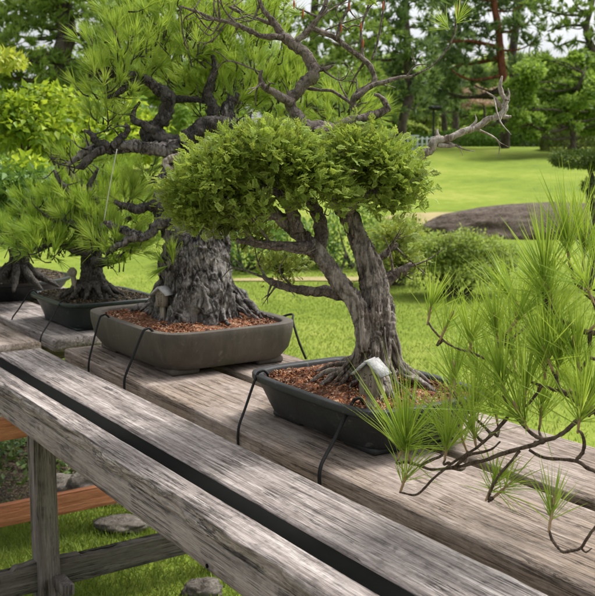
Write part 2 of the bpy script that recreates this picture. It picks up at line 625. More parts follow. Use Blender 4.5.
M = {}
M['plank_grey'] = wood('weathered_grey_wood', (.078, .064, .057), (.30, .258, .238), (.60, .545, .51), blot=.75)
M['plank_tan'] = wood('weathered_tan_wood', (.092, .068, .056), (.29, .237, .202), (.51, .44, .385), blot=.6, tan=(.29, .222, .168))
M['beam'] = wood('grey_beam_wood', (.17, .145, .135), (.30, .26, .245), (.43, .385, .365), blot=.3)
M['post'] = wood('grey_post_wood', (.11, .093, .084), (.20, .172, .158), (.31, .275, .255), axis=2, blot=.3)
M['rail'] = wood('dark_rail_wood', (.07, .06, .05), (.14, .125, .105), (.23, .21, .18), axis=0, blot=.4)
M['cedar'] = wood('new_cedar_wood', (.35, .13, .06), (.52, .215, .105), (.62, .29, .15), axis=0, blot=.12, crack=.2)
M['strip'] = simple('black_rubber', (.0045, .0048, .004), .9, .05)
M['bark_old'] = bark('old_pine_bark', (.009, .0075, .0065), (.085, .074, .067), (.42, .385, .36), 1.0, .012, .4, None, .95, .50)
M['bark_jun'] = bark('juniper_bark', (.016, .012, .009), (.145, .113, .093), (.50, .44, .395), 1.15, .008, .14, None, .6, .5)
M['bark_limb'] = bark('limb_bark', (.04, .03, .026), (.15, .118, .10), (.31, .265, .235), 2.0, .004, .6)
M['bark_dark'] = bark('dark_limb_bark', (.012, .010, .009), (.05, .043, .038), (.16, .145, .13), 1.6, .006, .5)
M['jin'] = bark('bleached_deadwood', (.12, .085, .065), (.30, .25, .215), (.55, .51, .46), 1.6, .003, .3)
M['twig'] = bark('twig_bark', (.03, .02, .015), (.10, .07, .05), (.19, .145, .11), 3.0, .002, .6)
M['trunk_dark'] = bark('far_dark_bark', (.03, .024, .02), (.075, .06, .05), (.14, .118, .10), .12, .03, .4)
M['trunk_red'] = redbark('far_red_bark')
M['needle_fg'] = leafmat('foreground_needles', (.05, .11, .014), (.21, .34, .034), (.53, .62, .13), .38, .45, 9)
M['needle_bon'] = leafmat('bonsai_needles', (.075, .145, .02), (.235, .365, .042), (.52, .61, .14), .4, .5, 5)
M['needle_bon2'] = leafmat('green_bonsai_needles', (.05, .115, .014), (.18, .31, .03), (.48, .58, .11), .36, .5, 5)
M['juniper'] = leafmat('juniper_sprays', (.09, .085, .024), (.225, .32, .05), (.56, .65, .17), .38, .55, 14, .25, .45)
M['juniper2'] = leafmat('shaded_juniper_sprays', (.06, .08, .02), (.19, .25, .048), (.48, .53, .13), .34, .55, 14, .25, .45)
M['broad'] = leafmat('broad_leaves', (.06, .14, .012), (.20, .33, .03), (.46, .53, .06), .45, .45, 1.6)
M['gold'] = leafmat('golden_leaves', (.19, .27, .03), (.34, .40, .05), (.48, .50, .08), .42, .45, 3)
M['maple'] = leafmat('maple_leaves', (.10, .19, .035), (.21, .34, .06), (.36, .48, .11), .45, .55, .6)
M['lightgreen'] = leafmat('light_leaves', (.13, .21, .05), (.25, .34, .09), (.42, .48, .16), .42, .6, .5)
M['pine_far'] = leafmat('far_pine_needles', (.06, .11, .04), (.125, .20, .075), (.24, .33, .12), .34, .6, .5)
M['pine_mid'] = leafmat('mid_pine_needles', (.08, .14, .035), (.17, .26, .06), (.32, .42, .10), .36, .6, .6)
M['shrub'] = leafmat('shrub_leaves', (.03, .075, .014), (.08, .17, .028), (.20, .32, .05), .3, .5, 2.5)
M['azalea'] = leafmat('azalea_leaves', (.06, .09, .025), (.13, .17, .045), (.22, .26, .08), .25, .6, .8)
M['hedge'] = leafmat('hedge_leaves', (.04, .10, .014), (.09, .19, .025), (.17, .29, .04), .25, .6, .8)
M['blossom'] = leafmat('pink_blossom', (.42, .26, .24), (.58, .40, .37), (.70, .55, .50), .3, .7, 1)
M['cloud'] = leafmat('clipped_pine_needles', (.022, .045, .008), (.06, .105, .014), (.15, .21, .03), .15, .6, 4)
M['cover'] = leafmat('ground_cover_leaves', (.02, .045, .012), (.06, .11, .025), (.13, .19, .05), .25, .6, 3)
M['blade'] = leafmat('grass_blades', (.075, .125, .02), (.16, .235, .035), (.29, .34, .075), .3, .6, 2)
M['soil'] = soilmat('bonsai_soil', [(.045, .017, .008), (.20, .068, .028), (.36, .145, .06), (.52, .38, .26)])
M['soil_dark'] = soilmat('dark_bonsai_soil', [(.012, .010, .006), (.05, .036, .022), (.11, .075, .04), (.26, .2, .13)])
M['pot_brown'] = ceramic('brown_clay', (.066, .056, .046), (.100, .086, .070), .72, .25)
M['pot_dark'] = ceramic('charcoal_clay', (.015, .016, .016), (.030, .031, .031), .55, .35)
M['pot_green'] = ceramic('dark_green_glaze', (.008, .014, .013), (.017, .026, .024), .42, .45)
M['pot_black'] = ceramic('black_glaze', (.010, .011, .012), (.022, .024, .026), .38, .45)
M['cord'] = simple('black_cord', (.012, .012, .012), .7, .25, .3, 400)
M['string'] = simple('pale_string', (.45, .45, .36), .8)
M['tagwood'] = wood('tag_wood', (.16, .13, .105), (.32, .275, .225), (.46, .41, .345), axis=2, blot=.25, crack=.3)
M['tagroof'] = wood('tag_roof_wood', (.24, .235, .225), (.40, .395, .385), (.54, .535, .525), axis=0, blot=.1, crack=.2)
M['ink'] = simple('faded_ink', (.085, .07, .058), .9)
M['rock'] = bark('garden_rock', (.05, .042, .036), (.12, .104, .088), (.24, .215, .185), .5, .008, 1.0, None, .0, .5)
M['boulder'] = bark('boulder_stone', (.06, .044, .034), (.125, .095, .075), (.21, .172, .14), .16, .05, 1.0, None, .3, .55)
M['dry'] = simple('dry_ground', (.30, .25, .12), .9, .1, .35, 3)
M['metal_dark'] = simple('dark_metal', (.02, .02, .022), .5)
M['rail_white'] = simple('pale_painted_metal', (.62, .66, .70), .6)
M['bud'] = simple('red_brown_bud', (.36, .10, .035), .7, .2, .4, 300)
M['budpale'] = simple('pale_brown_bud', (.34, .23, .13), .7, .2, .4, 300)


def lawn_mat():
    m, nt, out = newmat('mown_lawn')
    v = coords(nt)
    a = noise(nt, v, .22, 4, .6)
    b = noise(nt, v, 2.6, 5, .7)
    c_ = noise(nt, v, 60, 3, .7)
    f = mathn(nt, 'ADD', mathn(nt, 'MULTIPLY', a, .45), mathn(nt, 'ADD', mathn(nt, 'MULTIPLY', b, .3), mathn(nt, 'MULTIPLY', c_, .25)))
    c = ramp(nt, [(.36, (.115, .175, .026)), (.5, (.205, .272, .034)), (.60, (.32, .345, .075))], f).outputs[0]
    finish(nt, out, c, .9, mathn(nt, 'ADD', c_, b), .03, .8, .1)
    return m


M['lawn'] = lawn_mat()

# ------------------------------------------------------------------ setting: ground
def ground():
    xs = np.unique(np.concatenate([np.linspace(-160, -30, 14), np.linspace(-30, 30, 61), np.linspace(30, 160, 14)]))
    ys = np.unique(np.concatenate([np.linspace(-40, 0, 9), np.linspace(0, 60, 81), np.linspace(60, 600, 20)]))
    X, Y = np.meshgrid(xs, ys)
    Z = height(X.ravel(), Y.ravel())
    mb = MB()
    n, m_ = X.shape
    i, j = np.meshgrid(np.arange(n - 1), np.arange(m_ - 1), indexing='ij')
    q = np.stack([i * m_ + j, i * m_ + j + 1, (i + 1) * m_ + j + 1, (i + 1) * m_ + j], -1).reshape(-1, 4)
    mb.add(np.stack([X.ravel(), Y.ravel(), Z], -1), None, q)
    tag(mb.build('lawn', M['lawn'], smooth=True), 'bright mown lawn rising gently to the trees', None, None, 'structure')


ground()


def patch(name, cx, cy, rx, ry, mat, label, rot=0.0, seed=0):
    n, rings = 64, 8
    th = np.linspace(0, 2 * np.pi, n, endpoint=False)
    mb = MB()
    k = 1 + .22 * fbm(np.stack([np.cos(th) * 2.2, np.sin(th) * 2.2, 0 * th + seed], -1), 3, seed)
    V = [np.array([[cx, cy]])]
    for r in range(1, rings + 1):
        a, b = rx * k * np.cos(th) * r / rings, ry * k * np.sin(th) * r / rings
        V.append(np.stack([cx + a * math.cos(rot) - b * math.sin(rot), cy + a * math.sin(rot) + b * math.cos(rot)], -1))
    V = np.vstack(V)
    z = height(V[:, 0], V[:, 1]) + .012
    a = np.arange(n)
    b = (a + 1) % n
    t = np.stack([np.zeros(n, int), 1 + a, 1 + b], -1)
    q = np.vstack([np.stack([1 + r * n + a, 1 + (r + 1) * n + a, 1 + (r + 1) * n + b, 1 + r * n + b], -1) for r in range(rings - 1)])
    mb.add(np.column_stack([V, z]), t, q)
    tag(mb.build(name, mat), label, None, None, 'structure')


patch('dirt_path', .15, 12.45, 1.1, .22, M['dry'], 'pale dry strip of ground in front of the low shrubs', 0.05, 2)
patch('dry_grass', 3.1, 21.0, 1.3, .9, M['dry'], 'pale dry grass edge above the dark boulder', .25, 5)
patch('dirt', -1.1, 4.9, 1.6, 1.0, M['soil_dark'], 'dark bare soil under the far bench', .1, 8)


M['gravel'] = soilmat('bounce_gravel', [(.16, .13, .10), (.34, .30, .25), (.44, .40, .35), (.55, .52, .47)], 60)  # out-of-view gravel sheet, added to bounce neutral light onto the bench front
mb = MB()
gu, gv = np.meshgrid(np.linspace(-6, 8, 30), np.linspace(-3, .62, 12), indexing='ij')
pv = np.array([UV(a, b) for a, b in zip(gu.ravel(), gv.ravel())])
pv[:, 2] = height(pv[:, 0], pv[:, 1]) + .006
i_, j_ = np.meshgrid(np.arange(29), np.arange(11), indexing='ij')
mb.add(pv, None, np.stack([i_ * 12 + j_, (i_ + 1) * 12 + j_, (i_ + 1) * 12 + j_ + 1, i_ * 12 + j_ + 1], -1).reshape(-1, 4))
tag(mb.build('bounce_ground', M['gravel']), 'unseen pale gravel added before the benches to bounce neutral light', None, None, 'structure')


# grass blades: the near lawn under the bench, and the first metres of lawn behind
def grass():
    mb = MB()
    def lay(n, x0, x1, y0, y1, h, w):
        x = (x0 + x1) / 2 + (x1 - x0) * .42 * rng.normal(0, .8, n)
        y = np.clip((y0 + y1) / 2 + (y1 - y0) * .42 * rng.normal(0, .8, n), 1.4, None)
        keep = (((x + 1.1) / 1.5) ** 2 + ((y - 4.9) / .9) ** 2 > 1) | (rng.random(n) < .06)
        x, y = x[keep], y[keep]
        n = len(x)
        p = np.stack([x, y, height(x, y) - .003], -1)
        a = norm(np.stack([rng.normal(0, .5, n), rng.normal(0, .5, n), np.ones(n)], -1))
        tv = np.array([[0, -.5, 0], [0, .5, 0], [.6, .3, .03], [.6, -.3, .03], [1, 0, .18]]) * np.array([1, w / h, 1])
        scatter(mb, tv, np.array([[0, 1, 2], [0, 2, 3], [3, 2, 4]]), p, a, rng.normal(size=(n, 3)), h * rng.uniform(.5, 1.4, n))
    lay(60000, -2.6, .6, 2.5, 4.6, .042, .0035)
    lay(26000, -2.6, 1.2, 4.6, 7.5, .045, .005)
    lay(90000, -2.4, 4.0, 6.4, 13.5, .022, .006)
    tag(mb.build('grass', M['blade'], tint=True), 'short green grass blades', None, None, 'stuff')


grass()


def rock(name, c, r, seed, mat, label, group=None, flat=1.0, n=(40, 22), amp=.22, pw=1.0):
    th = np.linspace(0, 2 * np.pi, n[0], endpoint=False)
    ph = np.linspace(-np.pi / 2, np.pi / 2, n[1])
    T, Ph = np.meshgrid(th, ph)
    d = np.stack([np.cos(Ph) * np.cos(T), np.cos(Ph) * np.sin(T), np.sin(Ph)], -1).reshape(-1, 3)
    k = 1 + amp * fbm(d * 1.5 + seed * 3.1, 4, seed) + amp * .25 * fbm(d * 7 + seed, 3, seed)
    V = d * k[:, None] * np.asarray(r)
    i, j = np.meshgrid(np.arange(n[1] - 1), np.arange(n[0]), indexing='ij')
    j2 = (j + 1) % n[0]
    q = np.stack([i * n[0] + j, i * n[0] + j2, (i + 1) * n[0] + j2, (i + 1) * n[0] + j], -1).reshape(-1, 4)
    mb = MB().add(V + np.asarray(c), None, q)
    o = mb.build(name, mat, None, np.asarray(c) - [0, 0, r[2] * .6], True)
    return tag(o, label, 'rock', group)


bz = float(height(4.2, 18.6))
rock('boulder', (5.15, 18.8, bz - .02), (2.65, 1.1, .62), 4, M['boulder'], 'large low dark grey-brown boulder lying on the lawn', None, 1, (160, 80), .07)
gc = onz(122, 524, .03)
rock('stone', gc, (.12, .07, .032), 11, M['rock'], 'flat grey stone on the grass right of the orange rail', None)
g2 = onz(100, 512, .03)
rock('stone', g2 + [-.1, .35, 0], (.13, .1, .07), 12, M['rock'], 'dark stone in the shade behind the grey post')
rock('stone', onz(60, 486, .02), (.12, .09, .05), 13, M['rock'], 'small grey stone among the dark ground plants')
rock('stone', onz(205, 590, .02), (.07, .06, .04), 14, M['rock'], 'rounded brown stone at the bottom under the front beam')


def cover():
    mb = MB()
    n = 5200
    x, y = rng.normal(-1.25, .55, n), rng.normal(4.95, .42, n)
    ok = y > 4.15
    x, y = x[ok], y[ok]
    n = len(x)
    hh = .03 + .20 * np.maximum(0, vnoise(np.stack([x * 3, y * 3, 0 * x], -1), 6) + .25)
    p = np.stack([x, y, hh * rng.random(n)], -1)
    tv, tt = leaf_tpl(.55)
    scatter(mb, tv, tt, p, rng.normal(size=(n, 3)) + [0, 0, .4], rng.normal(size=(n, 3)) + [0, 0, 1.5], rng.uniform(.02, .05, n))
    tag(mb.build('ground_cover', M['cover'], tint=True), 'dark low leafy ground cover in the shade', None, None, 'stuff')


cover()

# ------------------------------------------------------------------ benches
posts = []


def bench(label, u0, u1, planks, strip=None, fascia=None, frames=(), rails=None, loc_v=1.25):
    um = (u0 + u1) / 2
    O = np.array([loc_v, um, 0])                       # bench coordinates are (v, u, z)
    w = UV(um, loc_v)
    root = empty('display_bench', w, label, 'bench', 'plank display benches', YAW)

    def put(fn, name, mat, smooth=False):
        mb = MB()
        fn(mb)
        return mb.build(name, mat, root, O, smooth)

    for k, (v0, v1, ua, ub, z0, mat, wavy) in enumerate(planks):
        put(lambda mb: timber(mb, ua, ub, v0, v1, z0, TOP, 1, int(70 * (ub - ua)), .0014, wavy, int(ua * 7 + v0 * 90)), 'plank', M[mat])
    if strip:
        put(lambda mb: box(mb, (strip[0], strip[2], TOP - .030), (strip[1], strip[3], TOP - .005), .001), 'infill_strip', M['strip'])
    if fascia:
        put(lambda mb: timber(mb, fascia[2], fascia[3], fascia[0], fascia[1], fascia[4], fascia[5], 1, 240, .0008, (), 77, .003), 'beam', M['beam'])
    for (u, vs, z_top) in frames:
        for v in vs:
            mb = MB()
            timber(mb, -.02, z_top, -.037, .037, -.037, .037, 1, 60, .0012, (), int(v * 50), .004)
            V = mb.v[0]
            mb.v[0] = np.stack([v + V[:, 0], u - V[:, 2], V[:, 1]], -1)      # stand the timber upright
            po = mb.build('post', M['post'], root, O)
            posts.append(po)
        put(lambda mb: timber(mb, vs[0] - .05, vs[-1] + .05, u - .045, u + .045, z_top + .001, z_top + .055, 0, 60, .001, (), 5, .003), 'bearer', M['rail'])
    if rails:
        for (u, v0, v1, z0, z1, mat, fn) in rails:
            put(lambda mb: timber(mb, v0, v1, u - .018, u + .018, z0, z1, 0, 130, .0008, (), int(z0 * 90) + 3, .003, fn), 'stretcher', M[mat])
    return root, O


def notch(L):
    n = .006 * fbm(np.stack([L * 22, 0 * L, 0 * L], -1).reshape(-1, 3), 2, 4).reshape(L.shape)
    return n - .016 * sstep(1.06, 1.07, L) - .02 * (1 - sstep(.83, .84, L))


benchA, OA = bench('long weathered grey plank bench in front with a black strip in its top', -.4, 3.29,
      [(.792, .856, -.4, 3.29, TOP - .042, 'plank_grey', (0,)),
       (.909, 1.075, -.4, 3.29, TOP - .05, 'plank_grey', ()),
       (1.14, 1.43, -.4, 3.23, TOP - .062, 'plank_tan', ()),
       (1.474, 1.765, -.4, 3.25, TOP - .062, 'plank_tan', ())],
      strip=(.857, .908, -.4, 3.285), fascia=(.795, .845, -.4, 3.27, .738, TOP - .0435),
      frames=((2.93, (.945, 1.66), .735), (.1, (.945, 1.66), .735)),
      rails=((2.93, .66, 1.80, .105, .205, 'rail', notch), (.1, .70, 1.80, .105, .205, 'rail', notch)))
mb = MB()
box(mb, (.955, 2.80, .115), (.995, 2.892, .155), .003)
mb.build('tenon', M['post'], posts[0], OA)
for (a, b) in ((207, 566),):       # nail holes in the front beam
    r_ = P(a, b, 1.0) - CAM
    nv = D2
    t_ = .7938 / np.dot(r_, nv)
    w_ = CAM + r_ * t_
    q_ = np.array([np.dot(w_, D2), np.dot(w_, D1), w_[2]])
    mb = MB()
    tube(mb, [q_ - [.0012, 0, 0], q_ + [.004, 0, 0]], [.0042, .0042], 10, 6)
    mb.build('nail', M['strip'], benchA, OA)
benchB, OB = bench('weathered plank bench further back with new orange cedar rails', 3.42, 6.4,
      [(.80, 1.118, 3.42, 6.4, TOP - .05, 'plank_tan', ()),
       (1.165, 1.43, 3.43, 6.4, TOP - .05, 'plank_grey', ()),
       (1.474, 1.765, 3.44, 6.4, TOP - .05, 'plank_grey', ())],
      frames=((3.60, (.76, 1.72), .745), (6.1, (.76, 1.72), .745)),
      rails=((3.545, .70, 1.80, .11, .195, 'cedar', None), (3.545, .70, 1.80, .455, .54, 'cedar', None)))


# ------------------------------------------------------------------ pots
def outline(hu, hv, ex, n=112):
    th = np.linspace(0, 2 * np.pi, n, endpoint=False)
    c, s = np.cos(th), np.sin(th)
    return np.stack([hv * np.sign(s) * np.abs(s) ** (2 / ex), hu * np.sign(c) * np.abs(c) ** (2 / ex)], -1)


def pot(name, label, u, v, hu, hv, mat, prof, ex, soil_z, soilm, feet=True, foot_h=.018, base=TOP, lump=.02, inner=.03, group='bonsai pots on the benches', bow=0.0):
    """prof: list of (inset, z above the bench) from the bottom to the rim top, then the inside is added"""
    root = empty(name, UV(u, v, base), label, 'pot', group, YAW)
    mb = MB()
    rings = []
    th = np.linspace(0, 2 * np.pi, 112, endpoint=False)
    prof = list(prof) + [(inner, prof[-1][1]), (inner + .004, prof[-1][1] - .004), (inner + .012, soil_z - .03)]
    for ins, z in prof:
        o = outline(hu - ins, hv - ins, ex)
        rings.append(np.column_stack([o, np.full(len(o), z)]))
    n, m = len(rings), len(rings[0])
    V = np.vstack(rings + [np.array([[0, 0, prof[0][1]]])])
    i, j = np.meshgrid(np.arange(n - 1), np.arange(m), indexing='ij')
    j2 = (j + 1) % m
    q = np.stack([i * m + j, (i + 1) * m + j, (i + 1) * m + j2, i * m + j2], -1).reshape(-1, 4)
    a = np.arange(m)
    t = np.stack([a, (a + 1) % m, np.full(m, n * m)], -1)
    mb.add(V, t, q)
    o = mb.build('body', mat, root)
    o.data.polygons.foreach_set('use_smooth', np.ones(len(o.data.polygons), bool))
    md = o.modifiers.new('bevel', 'BEVEL')
    md.width = .004
    md.segments = 2
    md.limit_method = 'ANGLE'
    md.angle_limit = math.radians(30)
    if feet:
        fi, fz = prof[0]
        for su in (1, -1):
            for sv in (1, -1):
                mb = MB()
                tv, tu = sv * (hv - fi - .055), su * (hu - fi - .07)
                box(mb, (tv - .05, tu - .065, 0), (tv + .05, tu + .065, fz + .004), .006)
                mb.build('foot', mat, root)
    # soil
    mb = MB()
    R = 26
    rr = []
    for k in range(R + 1):
        f = k / R
        o2 = outline((hu - inner - .002) * f, (hv - inner - .002) * f, ex if f > .4 else 2.4, 112)
        rr.append(np.column_stack([o2, np.full(112, 1 - f)]))
    V = np.vstack(rr)
    dome = np.sqrt(np.clip(V[:, 2], 0, 1))
    V[:, 2] = soil_z + lump * dome + .005 * fbm(V * [38, 38, 0] + 5, 3, 8) + .004 * vnoise(V * [130, 130, 0], 3)
    i, j = np.meshgrid(np.arange(R), np.arange(112), indexing='ij')
    j2 = (j + 1) % 112
    q = np.stack([i * 112 + j, (i + 1) * 112 + j, (i + 1) * 112 + j2, i * 112 + j2], -1).reshape(-1, 4)
    mb.add(V, None, q)
    # loose granules
    k = 900
    f = np.sqrt(rng.random(k)) * .97
    a = rng.integers(0, 112, k)
    oo = outline(hu - inner - .006, hv - inner - .006, ex)[a] * f[:, None]
    z = soil_z + lump * np.sqrt(1 - f) + .004
    tv = np.array([[1, 0, 0], [-1, 0, 0], [0, 1, 0], [0, -1, 0], [0, 0, .8], [0, 0, -.8]], float)
    tt = np.array([[0, 2, 4], [2, 1, 4], [1, 3, 4], [3, 0, 4], [2, 0, 5], [1, 2, 5], [3, 1, 5], [0, 3, 5]])
    scatter(mb, tv, tt, np.column_stack([oo, z]), rng.normal(size=(k, 3)), rng.normal(size=(k, 3)), rng.uniform(.0018, .005, k))
    tag(mb.build('soil', soilm, root), kind='stuff')
    return root


pot('bonsai_pot', 'matte brown-grey rectangular clay pot with a thick rim on the front bench', 2.885, 1.468, .348, .264, M['pot_brown'],
    [(.05, .018), (.036, .020), (.012, .055), (.002, .105), (0, .122), (0, .142)], 6.0, .122, M['soil'], inner=.028, lump=.03)
pot('bonsai_pot', 'charcoal flared rectangular pot with red-brown soil below the juniper', 1.815, 1.41, .284, .20, M['pot_dark'],
    [(.062, .016), (.048, .018), (.040, .035), (.024, .075), (.013, .098), (.0, .104), (0, .120)], 5.2, .104, M['soil'], inner=.020, lump=.025)
pot('bonsai_pot', 'glossy dark green rectangular pot with a wooden stake on the far bench', 3.745, 1.455, .262, .215, M['pot_green'],
    [(.062, .008), (.050, .012), (.046, .028), (.030, .075), (.018, .098), (.0, .104), (0, .118)], 5.2, .108, M['soil_dark'], inner=.018, lump=.03)
pot('bonsai_pot', 'black round glazed pot at the far left edge', 4.76, 1.40, .31, .31, M['pot_black'],
    [(.09, .004), (.07, .006), (.065, .02), (.03, .055), (.02, .075), (.0, .082), (0, .100)], 2.0, .088, M['soil_dark'], inner=.02, lump=.06, feet=False)
pot('bonsai_pot', 'brown pot of the needle pine beyond the right edge of the photo', .70, 1.47, .20, .14, M['pot_brown'],
    [(.05, .016), (.036, .018), (.012, .055), (.002, .085), (0, .1), (0, .12)], 5.0, .105, M['soil'])


# ------------------------------------------------------------------ bonsai trees
def remeshed(mb, voxel, amp, freq, seed, origin, name, mat, parent, ridge=0.0, seg=None):
    """weld overlapping limbs into one skin and give it lumps and ridges"""
    me = mb.mesh('tmp')
    ob = bpy.data.objects.new('tmp', me)
    COL.objects.link(ob)
    md = ob.modifiers.new('r', 'REMESH')
    md.mode = 'VOXEL'
    md.voxel_size = voxel
    sm = ob.modifiers.new('s', 'SMOOTH')
    sm.iterations = 1
    bpy.context.view_layer.update()
    dg = bpy.context.evaluated_depsgraph_get()
    m2 = bpy.data.meshes.new_from_object(ob.evaluated_get(dg))
    bpy.data.objects.remove(ob)
    bpy.data.meshes.remove(me)
    n = len(m2.vertices)
    co = np.zeros(n * 3, np.float32)
    no = np.zeros(n * 3, np.float32)
    m2.vertices.foreach_get('co', co)
    m2.vertices.foreach_get('normal', no)
    co, no = co.reshape(-1, 3).astype(float), no.reshape(-1, 3).astype(float)
    q = co * freq * np.array([1, 1, .28])
    wv = np.stack([vnoise(co * freq * .3, seed + k) for k in (1, 2, 3)], -1)
    d = amp * (np.minimum(np.abs(fbm(q + wv * .9, 2, seed)) * 3.2, 1) - .8) + amp * .9 * (np.minimum(np.abs(vnoise(q * 2.2 + wv, seed + 2)) * 3.5, 1) - .8) + amp * .35 * fbm(co * freq * 3.1, 2, seed + 4)
    co = co + no * d[:, None] - np.asarray(origin)
    m2.vertices.foreach_set('co', co.astype(np.float32).ravel())
    m2.polygons.foreach_set('use_smooth', np.ones(len(m2.polygons), bool))
    m2.materials.clear()
    m2.materials.append(mat)
    m2.name = name
    o = bpy.data.objects.new(name, m2)
    COL.objects.link(o)
    o.parent = parent
    m2.update()
    return o


def pixpath(pts, d):
    """pts: (px, py[, distance])"""
    return np.array([P(p[0], p[1], p[2] if len(p) > 2 else d) for p in pts])


def limb(parent, O, pts, d, r, mat, name='branch', seg=9, rough=.28, freq=90, wob=.25, ridge=.08, seed=0, tw=0, tl=.12, up=.3):
    """one branch as a part of its own; r in photo pixels; tw = extra bare twigs"""
    mb = MB()
    path = pixpath(pts, d)
    dd = np.array([p[2] if len(p) > 2 else d for p in pts])
    rr = np.interp(np.linspace(0, 1, len(pts)), np.linspace(0, 1, len(r)), r) / FPX * dd
    c, rad = tube(mb, path, rr, seg, max(14, len(pts) * 8), rough, freq, ridge, 4, seed, wob)
    g = np.random.default_rng(seed + 50)
    for k in range(tw):
        i = g.integers(len(c) // 3, len(c))
        a = c[i]
        dr = norm(g.normal(size=3) + [0, 0, up] + norm(c[-1] - c[0]) * .6)
        l = tl * g.uniform(.5, 1.2)
        b = a + dr * l * .5 + g.normal(size=3) * l * .2
        e = b + norm(dr + g.normal(size=3) * .5) * l * .5
        tube(mb, [a, b, e], [min(rad[i] * .6, .004), .002, .0008], 5, 10, .1, freq, 0, 3, seed + k)
        if g.random() < .7:
            e2 = b + norm(dr + g.normal(size=3) * .8) * l * .4
            tube(mb, [b, (b + e2) / 2 + g.normal(size=3) * .006, e2], [.0018, .0013, .0006], 4, 7, .1, freq, 0, 3, seed + k)
    return mb.build(name, M[mat], parent, O, True)


def pad(parent, O, blobs, mat, n, size, name='foliage_pad', bottom=.25, core=True, depthk=1.0, jit=.012):
    """a cushion of juniper sprays over the upper skin of some overlapping blobs (px, py, dist, rx, ry px, rz m)"""
    mb = MB()
    tot = sum(b[3] * b[4] for b in blobs)
    for (px, py, d, rx, ry, rz) in blobs:
        c = P(px, py, d)
        R = np.array([rx / FPX * d, rz, ry / FPX * d])
        k = int(n * rx * ry / tot)
        dirv = norm(rng.normal(size=(k * 2, 3)))
        keep = (dirv[:, 2] > -.12) | (rng.random(k * 2) < bottom)
        dirv = dirv[keep][:k]
        k = len(dirv)
        lump = 1 + .22 * fbm(dirv * 3.2 + c * 9, 3, 5)
        rad = lump * (1.06 - np.abs(rng.normal(0, .22, k))).clip(.35, 1.1) * np.where(rng.random(k) < .06, rng.uniform(1.0, 1.22, k), 1)
        p = c + dirv * rad[:, None] * R + rng.normal(0, jit, (k, 3))
        ax = norm(norm(dirv / R * R.mean()) * [1, 1, .8] + [0, 0, .12] + rng.normal(0, .42, (k, 3)))
        nn = norm(np.array([0, 0, 1.1]) + dirv * .7 + rng.normal(0, .4, (k, 3)))
        which = rng.integers(0, 5, k)
        cl = .5 + .9 * vnoise(p * 28, 11)
        tn = (.45 * cl + .5 * rng.random(k)).clip(0, 1)
        for w in range(5):
            s = which == w
            tv, tt, gr = SPRAYS[w]
            scatter(mb, tv, tt, p[s], ax[s], nn[s], size * rng.uniform(.55, 1.3, s.sum()), tn[s], gr)
        # fine twigs inside that carry the sprays
        for q in range(int(14 + k / 90)):
            dv = norm(rng.normal(size=3) + [0, 0, .2])
            e = c + dv * R * rng.uniform(.6, .95)
            s0 = c + np.array([0, 0, -.5]) * R + rng.normal(size=3) * R * .25
            tube(mb, [s0, (s0 + e) / 2 + rng.normal(size=3) * .012, e], [.004, .0025, .001], 4, 7, .1, 90, 0, 3, q, 0, .02)
    o = mb.build(name, M[mat], parent, O, False, True)
    return o


def strands(mb, path, rad, n, twist, seed, depth=.98, thick=.23):
    """ropes of live wood winding round a trunk"""
    g_ = np.random.default_rng(seed)
    A = spline(np.hstack([path, np.asarray(rad)[:, None]]), 40)
    c, r = A[:, :3], A[:, 3]
    T = norm(np.gradient(c, axis=0))
    X = norm(np.cross(T, [.1, 1.0, .05]))
    Y = np.cross(T, X)
    s = np.linspace(0, 1, 40)
    for k in range(n):
        i0, i1 = (0, 40) if g_.random() < .55 else (g_.integers(0, 12), g_.integers(24, 40))
        a = k / n * 2 * math.pi + twist * s + .35 * np.sin(s * g_.uniform(4, 10) + g_.uniform(0, 6))
        q = c + (np.cos(a) * r * depth)[:, None] * X + (np.sin(a) * r * depth)[:, None] * Y
        w = r * thick * g_.uniform(.6, 1.35) * (1 + .3 * np.sin(s * g_.uniform(6, 16)))
        w[:i0 + 1] *= .5
        tube(mb, q[i0:i1:2], w[i0:i1:2], 8, 80, .12, 80, 0, 3, seed + k, .1)


# ---- the juniper in the charcoal pot
OJ = onz(377, 384, .968)
jun = empty('juniper_bonsai', OJ, 'juniper bonsai with twisted forked trunk and bare upper limbs in the charcoal pot', 'bonsai', 'bonsai trees on the benches')
D = 2.29
mb = MB()
px = lambda r, d=D: np.asarray(r, float) / FPX * d
tube(mb, pixpath([(376, 400), (376, 372), (377, 340), (377, 312), (375, 290), (368, 262), (358, 238), (349, 216), (338, 203), (331, 186), (326, 165), (321, 140)], D), px([19.5, 17.8, 16, 14.6, 12.5, 10, 8.2, 7.4, 6.8, 7, 6.5, 6]), 24, 120, .10, 30, .11, 6, 3, .1)
strands(mb, pixpath([(376, 400), (376, 372), (377, 340), (377, 312), (375, 290), (368, 262), (358, 238), (349, 216), (338, 203)], D), px([21, 18.6, 17, 15.2, 13, 10.5, 9, 8.2, 7.4]), 11, 3.0, 3)
tube(mb, pixpath([(366, 352), (362, 325), (355, 303), (340, 284), (325, 264), (309, 244), (296, 231), (277, 214), (258, 200)], D - .03), px([6, 7, 7.2, 7, 6.6, 6.2, 5.6, 4.8, 4]), 18, 90, .10, 35, .1, 5, 9, .1)
strands(mb, pixpath([(366, 352), (362, 325), (355, 303), (340, 284), (325, 264), (309, 244), (296, 231), (277, 214)], D - .03), px([7.5, 8.4, 8.4, 8, 7.4, 7, 6.2, 5.4]), 7, 3.0, 5)
g = np.random.default_rng(3)
tr_ = remeshed(mb, .0028, .0036, 62, 4, OJ, 'trunk', M['bark_jun'], jun)
